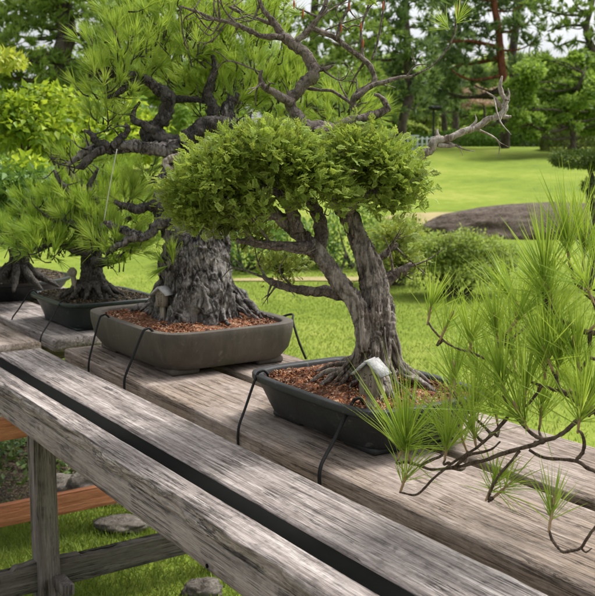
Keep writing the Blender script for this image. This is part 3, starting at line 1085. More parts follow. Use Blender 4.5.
for k in range(44):                                     # surface roots and fluted buttresses
    a = k / 44 * 2 * math.pi + g.uniform(-.12, .12)
    out = np.array([math.cos(a), math.sin(a), 0])
    z0 = g.uniform(.03, .17)
    b0 = OJ + np.array([0, 0, z0]) + out * (.050 - .06 * z0)
    L = g.uniform(.05, .15) * (1.2 if out[0] < 0 else .8)
    L = min(L, .135 / max(abs(np.dot(out, D2)), .3) - .065 - .03)
    L = max(L, .03)
    sw = np.array([-out[1], out[0], 0]) * g.uniform(-.06, .06)
    pts = [b0, OJ + out * (.054 + .12 * L) + [0, 0, .055 * g.uniform(.6, 1.2)] + sw * .3, OJ + out * (.065 + .5 * L) + [0, 0, .018] + sw * .7, OJ + out * (.065 + L) + [0, 0, -.014] + sw]
    r0 = g.uniform(.0035, .0085)
    if min(np.linalg.norm((q_ - P(371, 404, 2.10))[:2]) for q_ in spline(np.array(pts)[1:], 12)) < .034: continue
    rm = MB()
    tube(rm, pts, [r0 * .7, r0 * 1.1, r0 * .9, r0 * .4], 8, 36, .2, 60, 0, 3, k, 2.2)
    rm.build('root', M['bark_jun'], tr_, OJ, True)
for k, (pts, d, r, mat, tw) in enumerate([
        ([(313, 250), (300, 247), (280, 246), (258, 244), (236, 241)], D - .06, [7, 6, 5, 3.5, 2], 'bark_limb', 5),
        ([(345, 296), (328, 291), (306, 290), (284, 287), (269, 281), (262, 275)], D + .04, [5.5, 6, 5, 4, 3, 1.5], 'bark_limb', 6),
        ([(262, 204), (240, 190), (222, 182), (200, 178)], D - .04, [7, 5, 4, 2], 'bark_limb', 6),
        ([(298, 233), (292, 212), (280, 196), (262, 186)], D - .08, [6, 6, 5, 3], 'bark_limb', 5),
        ([(318, 256), (322, 232), (316, 210), (308, 192), (300, 175)], D + .03, [8, 7, 6, 5, 3], 'bark_limb', 4),
        ([(277, 214), (255, 218), (236, 216), (218, 206)], D - .1, [6, 5, 4, 2], 'bark_limb', 6),
        ([(344, 212), (358, 200), (375, 192), (392, 184)], D - .05, [8, 6.5, 5, 3], 'bark_limb', 5),
        ([(334, 205), (333, 190), (345, 176), (358, 168)], D - .1, [6, 5, 4, 2.5], 'jin', 0),
        ([(383, 286), (392, 276), (402, 270), (412, 264)], D + .14, [7, 6, 4.5, 2], 'bark_limb', 4),
        ([(375, 262), (388, 252), (398, 244)], D + .16, [4, 3.4, 2], 'bark_limb', 3)]):
    limb(jun, OJ, pts, d, r, mat, seed=k * 7 + 1, tw=tw, tl=.10)
# bare upper limbs
U = 2.34
for k, (pts, d, r, mat, tw) in enumerate([
        ([(322, 146, D), (329, 130), (311, 129), (298, 118), (289, 101), (300, 87), (314, 73), (308, 57), (291, 42), (281, 34), (275, 23), (264, 10), (257, -6)], U, [7, 7.5, 7.5, 6.5, 6, 6, 6.5, 5.5, 5, 4, 3.2, 2.6, 2], 'bark_limb', 5),
        ([(293, 104), (283, 98), (274, 92), (264, 87), (260, 76), (262, 70)], U - .02, [4.5, 4.5, 4, 3, 2.2, 1], 'bark_limb', 4),
        ([(285, 37), (272, 37), (260, 35), (247, 29), (232, 23), (218, 20), (200, 13), (180, 6)], U - .02, [3.6, 3, 2.8, 2.6, 2.2, 1.8, 1.4, 1], 'bark_limb', 12),
        ([(276, 26), (262, 20), (244, 14), (226, 4), (210, -8)], U + .03, [2.4, 2, 1.8, 1.4, 1], 'bark_limb', 8),
        ([(294, 44), (306, 33), (312, 27), (322, 12), (328, -5)], U, [3.2, 3.2, 3, 2.4, 2], 'bark_limb', 4),
        ([(310, 27), (322, 32), (334, 37), (351, 50), (365, 60), (374, 74), (373, 84), (358, 92), (353, 101), (354, 114), (353, 122)], U + .02, [2.6, 2.6, 2.6, 2.6, 2.6, 2.6, 2.8, 3.2, 3.2, 3, 3], 'bark_limb', 6),
        ([(316, 134), (334, 129), (351, 122), (368, 117), (385, 111), (388, 107), (381, 97), (374, 94)], U - .04, [6, 6, 5.5, 4.6, 3.8, 3, 2.4, 1.2], 'bark_limb', 0),
        ([(355, 98), (371, 86), (388, 81), (402, 77), (412, 76), (429, 68)], U, [2.8, 2.4, 2.2, 1.8, 1.4, .8], 'bark_limb', 1),
        ([(306, 88), (320, 90), (332, 91), (342, 97), (351, 103)], U + .04, [1.8, 1.6, 1.5, 1.6, 1.6], 'bark_limb', 1),
        ([(314, 71), (324, 69), (334, 65)], U, [2.6, 2.2, .8], 'bark_limb', 0),
        ([(363, 58), (362, 46), (361, 30), (366, 12), (372, -4)], U + .02, [1.8, 1.5, 1.3, 1, .8], 'bark_limb', 3),
        ([(338, 40), (340, 24), (348, 8), (350, -6)], U, [1.8, 1.5, 1.2, .9], 'bark_limb', 3),
        ([(395, 188, D), (405, 174), (414, 166), (424, 154), (431, 149), (437, 140), (446, 139), (462, 132), (478, 126), (488, 119), (497, 117), (504, 111), (505, 101), (502, 94), (500, 86), (502, 76)], U - .02, [6, 6, 5.4, 5, 4.8, 4.4, 4, 3.5, 3.1, 3, 3, 3.2, 3, 2.6, 2, .8], 'jin', 3),
        ([(438, 145), (448, 146), (457, 145)], U - .02, [2.6, 2.4, 1.2], 'jin', 0),
        ([(440, 141), (437, 134), (438, 129)], U - .02, [3, 2, .8], 'jin', 0),
        ([(500, 116), (506, 117), (511, 117)], U - .02, [2.4, 2, 1.4], 'jin', 0),
        ([(503, 108), (498, 103), (494, 97), (486, 92)], U - .02, [2.4, 1.9, 1.3, .5], 'jin', 1),
        ([(505, 103), (509, 96), (508, 88)], U - .02, [2, 1.4, .5], 'jin', 0),
        ([(470, 128), (476, 121), (475, 114)], U - .02, [1.6, 1.1, .4], 'jin', 0)]):
    o = limb(jun, OJ, pts, d, r, mat, seed=k * 5 + 3, tw=tw, tl=.11)
    if k == 5: top_limb = o
pad(jun, OJ, [(196, 194, D - .06, 24, 17, .09), (218, 178, D - .10, 28, 21, .11), (240, 161, D - .09, 26, 20, .11), (264, 150, D - .12, 24, 18, .10), (290, 157, D - .10, 24, 19, .10), (186, 209, D - .08, 15, 10, .05), (206, 209, D - .1, 20, 9, .06), (196, 222, D - .12, 11, 6, .04), (306, 176, D - .12, 14, 18, .07), (250, 184, D + .02, 26, 10, .07), (282, 186, D + .04, 18, 9, .06), (228, 200, D - .02, 13, 6, .04), (262, 203, D - .16, 9, 4, .03), (300, 202, D - .14, 8, 5, .03), (246, 214, D - .14, 8, 4, .03)], 'juniper', 9600, .0245, bottom=.08, jit=.017)
pad(jun, OJ, [(332, 166, D - .06, 19, 20, .09), (354, 155, D - .02, 24, 19, .11), (377, 164, D - .03, 22, 18, .10), (396, 178, D - .04, 20, 16, .09), (372, 184, D + .02, 24, 9, .07), (405, 194, D - .04, 14, 8, .06), (326, 184, D - .12, 11, 14, .05), (342, 198, D - .12, 8, 7, .04), (388, 203, D - .06, 13, 6, .04)], 'juniper', 6200, .0245, bottom=.08, jit=.017)
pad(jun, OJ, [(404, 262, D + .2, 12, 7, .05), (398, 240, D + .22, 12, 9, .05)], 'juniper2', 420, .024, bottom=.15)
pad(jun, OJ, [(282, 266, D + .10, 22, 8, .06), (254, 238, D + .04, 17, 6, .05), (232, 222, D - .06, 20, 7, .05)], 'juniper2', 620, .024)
# red-brown candles and a few young needle fans on the bare top
for (x, y) in [(349, 5), (341, 27), (363, 42), (361, 25), (294, 3), (383, 4), (457, 8), (303, 12)]:
    b = P(x, y + 6, U)
    mb = MB()
    tube(mb, [b, b + [0, 0, .008], b + [0, .0, .016], b + [0, 0, .022]], [.0014, .0024, .0022, .0008], 8, 14, .25, 300)
    mb.build('candle_bud', M['bud'], top_limb, OJ, True)
mb = MB()
tube(mb, pixpath([(429, 68), (440, 58), (452, 40), (457, 16), (462, -6)], U + .01), px([.8, 1, 1.1, 1.2, 1]), 5, 24, .1)
mb.build('branch', M['bark_limb'], jun, OJ, True)
mb = MB()
tube(mb, pixpath([(372, 60), (378, 40), (383, 12), (386, -6)], U + .01), px([1.2, 1.1, 1, .9]), 5, 20, .1)
mb.build('branch', M['bark_limb'], jun, OJ, True)
for b in pixpath([(456, 24), (450, 30), (300, 14), (268, 6), (240, 12), (215, 14), (352, 2), (378, 6), (205, 8), (185, 4), (228, 6), (285, 2), (172, 2)], U):
    mb = MB()
    needles(mb, b[None], rng.normal(0, .5, (1, 3)) + [0, 0, .9], 34, .058, .0016, .9, .02)
    mb.build('needle_tuft', M['needle_bon'], top_limb, OJ, False, True)


def needle_crown(parent, O, blobs, mat, n, per, length, width, name='foliage_pad', up=.8, spread=.6, twig='bark_dark', twigr=.003):
    """pine pads: shoots fan up from a flattened cloud, each with its twig"""
    for (pxx, pyy, d, rx, ry, rz, cnt) in blobs:
        cnt = int(cnt * 1.45)
        c = P(pxx, pyy, d)
        R = np.array([rx / FPX * d, rz, ry / FPX * d])
        dv = norm(rng.normal(size=(cnt, 3)))
        p = c + dv * R * (rng.random((cnt, 1)) ** .4)
        ax = norm(dv * .6 + rng.normal(0, .3, (cnt, 3)) + [0, 0, up])
        mb = MB()
        needles(mb, p, ax, per, length, width, spread, .03, .15)
        o = mb.build(name, M[mat], parent, O, False, True)
        mb = MB()
        for q in range(0, cnt, 2):
            s0 = p[q] - ax[q] * .030 + rng.normal(size=3) * .012 - [0, 0, .006]
            tube(mb, [s0, p[q] - ax[q] * .02, p[q] + ax[q] * .02], [twigr, twigr * .8, twigr * .5], 4, 5, 0, 50)
        tag(mb.build('twig', M['bark_dark'], o, O, False), kind='stuff')


# ---- the old pine in the brown pot
OP = onz(199, 314, .985)
pin = empty('pine_bonsai', OP, 'old pine bonsai with very thick scaly trunk and gnarled limbs in the brown pot', 'bonsai', 'bonsai trees on the benches')
DP = 3.2
px3 = lambda r: np.asarray(r, float) / FPX * DP
mb = MB()
tube(mb, pixpath([(196, 345), (197, 315), (198, 290), (197, 262), (199, 235), (202, 210), (202, 185), (196, 165), (184, 148), (178, 140)], DP), px3([40, 37, 34.5, 31, 27.5, 26, 25, 22, 16, 10]), 30, 110, .08, 18, .05, 7, 2, .06)
strands(mb, pixpath([(196, 345), (197, 315), (198, 290), (197, 262), (199, 235), (202, 210), (202, 185)], DP), px3([41, 37.5, 35, 31.5, 28, 26, 25]), 13, .5, 8, .93, .2)
tube(mb, pixpath([(203, 190), (214, 165), (226, 145), (232, 128), (228, 110), (236, 92)], DP + .05), px3([20, 16, 13, 10, 8, 5]), 16, 60, .12, 25, .08, 5, 4, .1)
tube(mb, pixpath([(180, 238), (170, 226), (162, 210), (162, 190), (168, 172), (176, 160)], DP - .06), px3([12, 11, 9, 7.5, 6, 5]), 14, 50, .15, 30, .1, 4, 6, .1)
g = np.random.default_rng(9)
tr_ = remeshed(mb, .0046, .0060, 26, 14, OP, 'trunk', M['bark_old'], pin)
for k in range(46):
    a = k / 46 * 2 * math.pi + g.uniform(-.1, .1)
    out = np.array([math.cos(a), math.sin(a), 0])
    b0 = OP + np.array([0, 0, g.uniform(.04, .14)]) + out * .118
    L = max(.03, min(g.uniform(.05, .16), .205 / max(abs(np.dot(out, D2)), .3) - .16))
    sw = np.array([-out[1], out[0], 0]) * g.uniform(-.10, .10)
    pts = [b0, OP + out * (.134 + .2 * L) + [0, 0, .055 * g.uniform(.6, 1.3)] + sw * .4, OP + out * (.130 + .6 * L) + [0, 0, .026] + sw * .8, OP + out * (.130 + L) + [0, 0, .004] + sw * 1.1]
    r0 = g.uniform(.006, .0135)
    rm = MB()
    tube(rm, pts, [r0 * .8, r0 * 1.1, r0 * .85, r0 * .35], 8, 36, .25, 50, 0, 3, k, 2.2)
    rm.build('root', M['bark_old'], tr_, OP, True)
for k, (pts, d, r, mat, tw) in enumerate([
        ([(182, 146), (160, 147), (140, 146), (122, 147), (104, 149), (90, 151), (78, 156), (68, 164)], DP - .08, [8, 7, 6.5, 6, 5, 4.5, 3.5, 1.5], 'bark_old', 14),
        ([(110, 148), (98, 142), (92, 134), (84, 130)], DP - .1, [4.5, 4, 3, 1], 'bark_dark', 8),
        ([(104, 150), (92, 158), (82, 166), (74, 168)], DP - .12, [4.5, 4, 3, 1], 'bark_dark', 8),
        ([(112, 147), (120, 138), (128, 130), (126, 124)], DP - .1, [4, 3.5, 3, 1.5], 'bark_dark', 5),
        ([(178, 142), (160, 140), (148, 137), (158, 125), (167, 112), (165, 96), (156, 84), (142, 79), (126, 76), (108, 74), (92, 72)], DP - .02, [9, 8.5, 8, 8, 7.5, 6.5, 5.5, 5, 4.6, 3.5, 1.5], 'bark_dark', 12),
        ([(140, 79), (128, 86), (116, 93), (104, 99)], DP - .04, [4.5, 3.6, 2.6, 1], 'bark_dark', 5),
        ([(132, 77), (120, 70), (104, 69), (90, 70)], DP - .05, [4, 3.6, 2.6, 1], 'bark_dark', 6),
        ([(156, 130), (144, 126), (134, 122), (134, 112), (140, 102)], DP - .06, [4.5, 4, 3.2, 2.4, 1], 'bark_dark', 2),
        ([(164, 94), (176, 100), (196, 100), (210, 104)], DP + .05, [5, 4, 3, 1.5], 'bark_dark', 6),
        ([(190, 140), (206, 126), (222, 122), (238, 128), (256, 128)], DP - .08, [9, 8, 7, 6, 3], 'bark_dark', 8),
        ([(210, 128), (214, 110), (208, 92), (216, 72), (212, 55)], DP + .02, [7, 6, 5, 4, 2], 'bark_dark', 8),
        ([(168, 222), (156, 226), (148, 234), (142, 240)], DP - .1, [7, 6, 4.5, 2.5], 'bark_old', 3),
        ([(160, 205), (150, 206), (140, 209), (126, 205), (114, 201)], DP - .1, [5.5, 5, 4.5, 3.6, 1.8], 'bark_dark', 4),
        ([(144, 238), (132, 235), (118, 228), (104, 222)], DP - .12, [5, 4.5, 4, 1.8], 'bark_old', 5),
        ([(134, 236), (124, 242), (114, 248), (106, 256)], DP - .12, [4, 3.6, 2.6, 1], 'bark_old', 4),
        ([(172, 172), (166, 164), (172, 158), (182, 152)], DP - .12, [3, 3.6, 4, 2], 'jin', 0)]):
    limb(pin, OP, pts, d, r, mat, seed=k * 11 + 2, tw=tw // 2, tl=.085, rough=.35, wob=.5)
needle_crown(pin, OP, [
    (130, 48, DP + .0, 46, 30, .22, 62), (190, 34, DP + .1, 52, 34, .25, 78), (250, 60, DP + .2, 46, 40, .25, 78), (286, 96, DP + .25, 36, 30, .2, 50),
    (225, 98, DP + .2, 44, 24, .2, 56), (112, 84, DP - .02, 36, 20, .18, 30), (190, 74, DP + .25, 44, 26, .2, 52), (345, 112, DP + .3, 36, 18, .16, 30),
    (104, 116, DP + .02, 26, 12, .14, 14), (250, 16, DP + .2, 46, 22, .2, 40), (150, 10, DP + .1, 50, 20, .2, 44), (76, 158, DP + .06, 20, 10, .12, 9),
    (126, 196, DP + .06, 24, 16, .12, 14), (150, 172, DP + .16, 20, 18, .12, 12), (110, 240, DP - .05, 26, 16, .12, 22), (172, 262, DP - .1, 10, 8, .06, 5)],
    'needle_bon', 0, 42, .064, .0016)
mb = MB()
tube(mb, [P(117, 149, DP - .13), P(110, 185, DP - .13), P(104, 221, DP - .13)], [.0016, .0016, .0016], 6, 12)
tag(mb.build('guy_string', M['string'], None, P(104, 221, DP - .13), True), 'thin pale string tied between two dark limbs of the old pine', 'string')

# ---- the bushy pine in the dark green pot
OG = onz(92, 294, .985)
grn = empty('pine_bonsai', OG, 'bushy green pine bonsai with a short dark trunk in the dark green pot', 'bonsai', 'bonsai trees on the benches')
DG = float(np.dot(OG - CAM, FWD))
mb = MB()
tube(mb, pixpath([(94, 306), (93, 292), (92, 278), (91, 262), (93, 245), (88, 225), (92, 200)], DG), np.array([17, 15, 12, 10, 9, 7, 4]) / FPX * DG, 18, 60, .12, 30, .1, 5, 3, .1)
for k in range(12):
    a = k / 12 * 2 * math.pi
    out = np.array([math.cos(a), math.sin(a), 0])
    tube(mb, [OG + out * .05 + [0, 0, .05], OG + out * .09 + [0, 0, .018], OG + out * .14 + [0, 0, -.01]], [.014, .012, .005], 7, 16, .2, 50)
remeshed(mb, .006, .005, 40, 3, OG, 'trunk', M['bark_dark'], grn)
for k, (pts, r) in enumerate([([(92, 262), (106, 262), (120, 258), (132, 252)], [6, 5, 4, 2]), ([(91, 252), (76, 250), (60, 244), (42, 246)], [5, 4.4, 3.4, 1.6]),
                              ([(92, 240), (104, 228), (120, 222), (140, 214)], [5, 4.5, 3.4, 1.6]), ([(90, 232), (74, 224), (58, 222), (44, 214)], [5, 4, 3, 1.4]),
                              ([(88, 222), (96, 206), (90, 186), (98, 168)], [5, 4, 3, 1.4]), ([(90, 212), (74, 200), (62, 184), (54, 170)], [4, 3.4, 2.6, 1.2])]):
    limb(grn, OG, pts, DG - .05, r, 'bark_dark', seed=k * 13 + 4, tw=4, tl=.10, rough=.3, wob=.4)
needle_crown(grn, OG, [(60, 228, DG, 42, 20, .2, 54), (105, 218, DG, 44, 22, .22, 54), (78, 196, DG + .1, 44, 20, .25, 42), (120, 190, DG + .1, 34, 20, .2, 26),
                       (48, 250, DG - .1, 30, 14, .15, 30), (122, 250, DG - .1, 26, 14, .14, 26), (96, 166, DG + .15, 34, 14, .2, 16), (40, 208, DG + .1, 26, 14, .2, 20),
                       (148, 226, DG, 26, 20, .15, 26), (20, 236, DG + .2, 26, 16, .15, 20)],
             'needle_bon2', 0, 42, .070, .0019)

# ---- the small dark one at the far left
OF = onz(18, 276, 1.0)
far = empty('bonsai_tree', OF, 'small dark-trunked leafy bonsai in the black round pot', 'bonsai', 'bonsai trees on the benches')
DF = float(np.dot(OF - CAM, FWD))
mb = MB()
tube(mb, pixpath([(18, 284), (18, 272), (19, 258), (17, 244), (20, 228), (14, 205)], DF), np.array([15, 12, 9.5, 8.5, 7, 4]) / FPX * DF, 14, 50, .15, 25, .1, 5, 3, .1)
for k in range(9):
    a = k / 9 * 2 * math.pi
    out = np.array([math.cos(a), math.sin(a), 0])
    tube(mb, [OF + out * .04 + [0, 0, .05], OF + out * .10 + [0, 0, .0], OF + out * .19 + [0, 0, -.05]], [.02, .018, .006], 7, 14, .2, 40)
mb.build('trunk', M['bark_dark'], far, OF, True)
for k, (pts, r) in enumerate([([(18, 246), (34, 240), (52, 238)], [4, 3, 1]), ([(18, 236), (4, 224), (-14, 220)], [4, 3, 1]), ([(18, 222), (32, 204), (44, 196)], [4, 3, 1])]):
    limb(far, OF, pts, DF, r, 'bark_dark', seed=k + 90, tw=3, tl=.12)


def leaf_cloud(mb, c, R, n, size, w=.55, shell=.5, flat=.6, lump=.2, up=.2):
    dv = norm(rng.normal(size=(n, 3)))
    k = 1 + lump * fbm(dv * 2.2 + np.asarray(c) * 1.7, 3, 3)
    p = np.asarray(c) + dv * np.asarray(R) * (k * (shell + (1 - shell) * rng.random(n) ** .6))[:, None]
    tv, tt = leaf_tpl(w)
    scatter(mb, tv, tt, p, dv * .7 + rng.normal(0, .6, (n, 3)) + [0, 0, -.1 + up], rng.normal(0, flat, (n, 3)) + [0, 0, 1] + dv * .4, size * rng.uniform(.6, 1.35, n))
    return p


mb = MB()
for (a, b, rx, ry, n) in [(14, 218, 34, 24, 900), (-6, 190, 34, 30, 700), (34, 190, 30, 22, 600), (30, 238, 20, 12, 260), (-10, 232, 22, 14, 250)]:
    leaf_cloud(mb, P(a, b, DF), (rx / FPX * DF, .2, ry / FPX * DF), n, .04)
mb.build('crown', M['shrub'], far, OF, False, True)


# ------------------------------------------------------------------ the needle pine at the right, in front
OR = UV(.70, 1.47, TOP + .11)
fg = empty('pine_bonsai', OR, 'long-needled pine bonsai reaching in from the right in front of the juniper', 'bonsai', 'bonsai trees on the benches')
mb = MB()
TR = [OR + [0, 0, -.02], OR + [-.03, .02, .10], OR + [-.10, .05, .22], OR + [-.06, .12, .36], OR + [-.12, .16, .52]]
tube(mb, TR, [.045, .036, .03, .022, .012], 16, 60, .15, 30, .08)
remeshed(mb, .006, .004, 45, 5, OR, 'trunk', M['bark_jun'], fg)


def fbranch(pts, r, root, seed):
    mb = MB()
    pp = [P(*p) for p in pts]
    if root is not None:
        a_, l_ = pp[-1], np.linalg.norm(root - pp[-1])
        g_ = np.random.default_rng(seed + 7)
        pp += [a_ + (root - a_) * f_ + g_.normal(0, .11, 3) * l_ * [.4, 1, 1] for f_ in (.33, .66)] + [root]
    rr = np.interp(np.linspace(0, 1, len(pp)), np.linspace(0, 1, len(r)), r)
    tube(mb, pp, rr, 8, max(18, 9 * len(pp)), .22, 150, .05, 4, seed, .5)
    BRP.append(tube(MB(), pp, rr, 4, 60)[0])
    mb.build('branch', M['twig'], fg, OR, True)


BRP = []
K1, K2, K3 = OR + [-.10, .05, .22], OR + [-.05, .03, .12], OR + [-.06, .12, .36]
for k, (pts, r, root) in enumerate([
        ([(569, 262, 1.62), (572, 272, 1.62), (578, 284, 1.6), (595, 299, 1.58), (640, 318, 1.55)], [.0022, .0035, .004, .0045, .006, .009], K3),
        ([(583, 266, 1.66), (582, 280, 1.63), (586, 292, 1.6)], [.0025, .003, .0035], None),
        ([(544, 290, 1.6), (548, 308, 1.6), (556, 318, 1.59), (576, 328, 1.58), (595, 333, 1.56), (650, 345, 1.52)], [.0032, .0045, .0045, .005, .006, .009, .012], K3),
        ([(428, 322, 1.72), (434, 331, 1.71), (445, 342, 1.70), (458, 349, 1.69), (472, 353, 1.68), (500, 366, 1.66), (535, 384, 1.63), (570, 392, 1.6), (610, 396, 1.56)], [.0016, .002, .002, .0025, .003, .0035, .004, .006], K1),
        ([(498, 344, 1.66), (500, 356, 1.66), (506, 368, 1.65)], [.0028, .003, .003], None),
        ([(557, 376, 1.58), (560, 388, 1.58), (568, 392, 1.585)], [.0028, .003, .003], None),
        ([(503, 396, 1.58), (512, 412, 1.58), (528, 430, 1.57), (545, 440, 1.56), (565, 432, 1.55), (585, 414, 1.54), (620, 404, 1.50)], [.002, .0028, .0035, .004, .0045, .005, .008], K1),
        ([(410, 463, 1.66), (420, 466, 1.66), (432, 470, 1.65), (455, 467, 1.63), (482, 461, 1.60), (513, 451, 1.58), (545, 440, 1.56)], [.002, .0024, .0024, .003, .0034, .0036, .004], None),
        ([(399, 492, 1.65), (415, 495, 1.65), (425, 488, 1.645), (434, 478, 1.64), (455, 461, 1.63), (476, 448, 1.62), (496, 430, 1.60), (512, 412, 1.58)], [.0018, .0022, .0022, .0022, .0025, .003, .003], None),
        ([(455, 467, 1.63), (468, 456, 1.6), (490, 450, 1.58), (500, 442, 1.57)], [.0028, .003, .002, .0012], None),
        ([(488, 500, 1.60), (492, 488, 1.59), (500, 474, 1.585), (513, 460, 1.58), (520, 451, 1.577)], [.0018, .0022, .0024, .0026, .003], None),
        ([(529, 450, 1.55), (540, 456, 1.54), (552, 459, 1.53), (576, 461, 1.52), (590, 470, 1.51), (620, 480, 1.48)], [.0024, .003, .0032, .0036, .004, .007], K2),
        ([(576, 461, 1.52), (584, 450, 1.51), (583, 436, 1.5), (578, 430, 1.5)], [.003, .003, .0026, .002], None),
        ([(549, 530, 1.50), (553, 541, 1.50), (562, 551, 1.495), (571, 551, 1.49), (581, 548, 1.485), (588, 537, 1.48), (597, 526, 1.47), (640, 500, 1.44)], [.002, .0024, .0024, .0024, .0026, .003, .004, .008], K2),
        ([(581, 548, 1.485), (586, 552, 1.48), (592, 548, 1.475)], [.002, .0016, .0008], None),
        ([(563, 330, 1.6), (556, 346, 1.6), (548, 360, 1.6), (545, 376, 1.6)], [.003, .0028, .0025, .002], None),
        ([(590, 332, 1.56), (588, 356, 1.57), (580, 372, 1.57)], [.004, .003, .002], None)]):
    fbranch(pts, r, root, k * 3 + 1)
TUF = [  # px, py, dist, lean x, up, needles, length, spread, tint
    (399, 457, 1.665, -.05, .8, 150, .10, .9, .45), (410, 462, 1.66, .05, 1, 90, .125, .45, .5), (445, 458, 1.64, -.05, 1, 95, .085, .55, .75),
    (401, 490, 1.65, -.05, 1, 48, .062, .62, .85), (487, 498, 1.60, .1, .5, 70, .052, 1.0, .6), (494, 497, 1.60, .3, .6, 40, .055, .8, .6), (549, 529, 1.50, -.05, 1, 50, .062, .5, .65),
    (428, 322, 1.72, .1, 1, 52, .085, .45, .45), (440, 340, 1.70, .1, 1, 36, .07, .6, .5), (569, 262, 1.62, -.1, 1, 80, .125, .42, .4), (583, 266, 1.66, .2, 1, 80, .13, .45, .35),
    (544, 290, 1.60, -.2, 1, 95, .125, .5, .4), (498, 344, 1.66, -.15, 1, 90, .115, .5, .5), (505, 396, 1.58, -.1, 1, 100, .11, .6, .5), (557, 376, 1.58, 0, 1, 95, .12, .5, .45),
    (545, 376, 1.60, -.2, 1, 80, .12, .55, .5), (580, 372, 1.57, .1, 1, 90, .125, .5, .4), (470, 352, 1.68, .05, 1, 70, .10, .5, .55), (528, 430, 1.57, -.35, .9, 90, .115, .65, .55),
    (476, 446, 1.62, -.1, 1, 60, .09, .6, .6), (470, 420, 1.68, -.1, 1, 80, .11, .55, .55), (525, 400, 1.62, 0, 1, 90, .12, .5, .55), (578, 430, 1.50, -.4, .9, 80, .11, .7, .5),
    (540, 345, 1.64, 0, 1, 80, .12, .45, .5), (590, 330, 1.56, .1, 1, 80, .13, .4, .35), (555, 318, 1.63, 0, 1, 70, .12, .4, .4), (515, 370, 1.68, -.05, 1, 70, .12, .45, .6),
    (590, 410, 1.56, .1, 1, 80, .12, .55, .45), (455, 392, 1.70, 0, 1, 60, .105, .5, .6), (525, 318, 1.70, 0, 1, 55, .12, .35, .55), (600, 285, 1.6, .1, 1, 70, .13, .4, .35),
    (482, 385, 1.72, 0, 1, 70, .11, .5, .55), (612, 360, 1.55, 0, 1, 60, .12, .5, .4), (540, 425, 1.66, 0, 1, 80, .115, .55, .5), (498, 425, 1.65, -.1, 1, 70, .11, .55, .6)]
g = np.random.default_rng(21)
for k in range(11):                                    # the dense middle of the branch
    a, b = g.uniform(448, 606), g.uniform(300, 455)
    if b < 300 + (560 - a) * .55: continue
    TUF.append((a, b, g.uniform(1.56, 1.82), g.uniform(-.3, .25), 1, 54, g.uniform(.095, .125), g.uniform(.5, .85), g.uniform(.3, .75)))
tufts = []
BRA = np.vstack(BRP)
for (a, b, d, lx, up, n, ln, sp, tn) in TUF:
    mb = MB()
    c = P(a, b, d)
    ax = norm(np.array([lx + rng.normal(0, .26), rng.normal(0, .28), up]))
    needles(mb, c - ax * .004, ax, int(n * .92), ln * (1.2 if b > 420 else .98), .0019, sp * 1.75, .042, .14, tn, .26, .3)
    o = mb.build('needle_tuft', M['needle_fg'], fg, OR, False, True)
    mb = MB()
    tube(mb, [c - ax * .006, c + ax * .010, c + ax * .026, c + ax * .042], [.0019, .0025, .0022, .0008], 7, 16, .3, 260)
    mb.build('shoot', M['budpale'], o, OR, True)
    tufts.append((c, o, ax))
    dv_ = BRA - c
    dist = np.linalg.norm(dv_, axis=1) + .8 * np.maximum(dv_[:, 2], 0) - .25 * np.maximum(dv_[:, 0], 0)
    near = BRA[int(np.argmin(dist))]
    gap = np.linalg.norm(near - c)
    if gap > .006:
        mb = MB()
        m1 = near * .55 + c * .45 + np.array([.1 * gap, 0, -.14 * gap]) + rng.normal(0, .04, 3) * gap
        tube(mb, [near, m1, c - ax * .012, c], [.0030, .0026, .0021, .0018], 7, 24, .25, 200, .05, 4, 3, .6)
        mb.build('branch', M['twig'], fg, OR, True)
for (c, o, ax) in tufts[6:34:2]:
    b_ = c + ax * .038
    mb = MB()
    tube(mb, [b_, b_ + ax * .008, b_ + ax * .018, b_ + ax * .026], [.002, .0036, .003, .0008], 8, 16, .3, 300)
    mb.build('candle_bud', M['budpale'], o, OR, True)

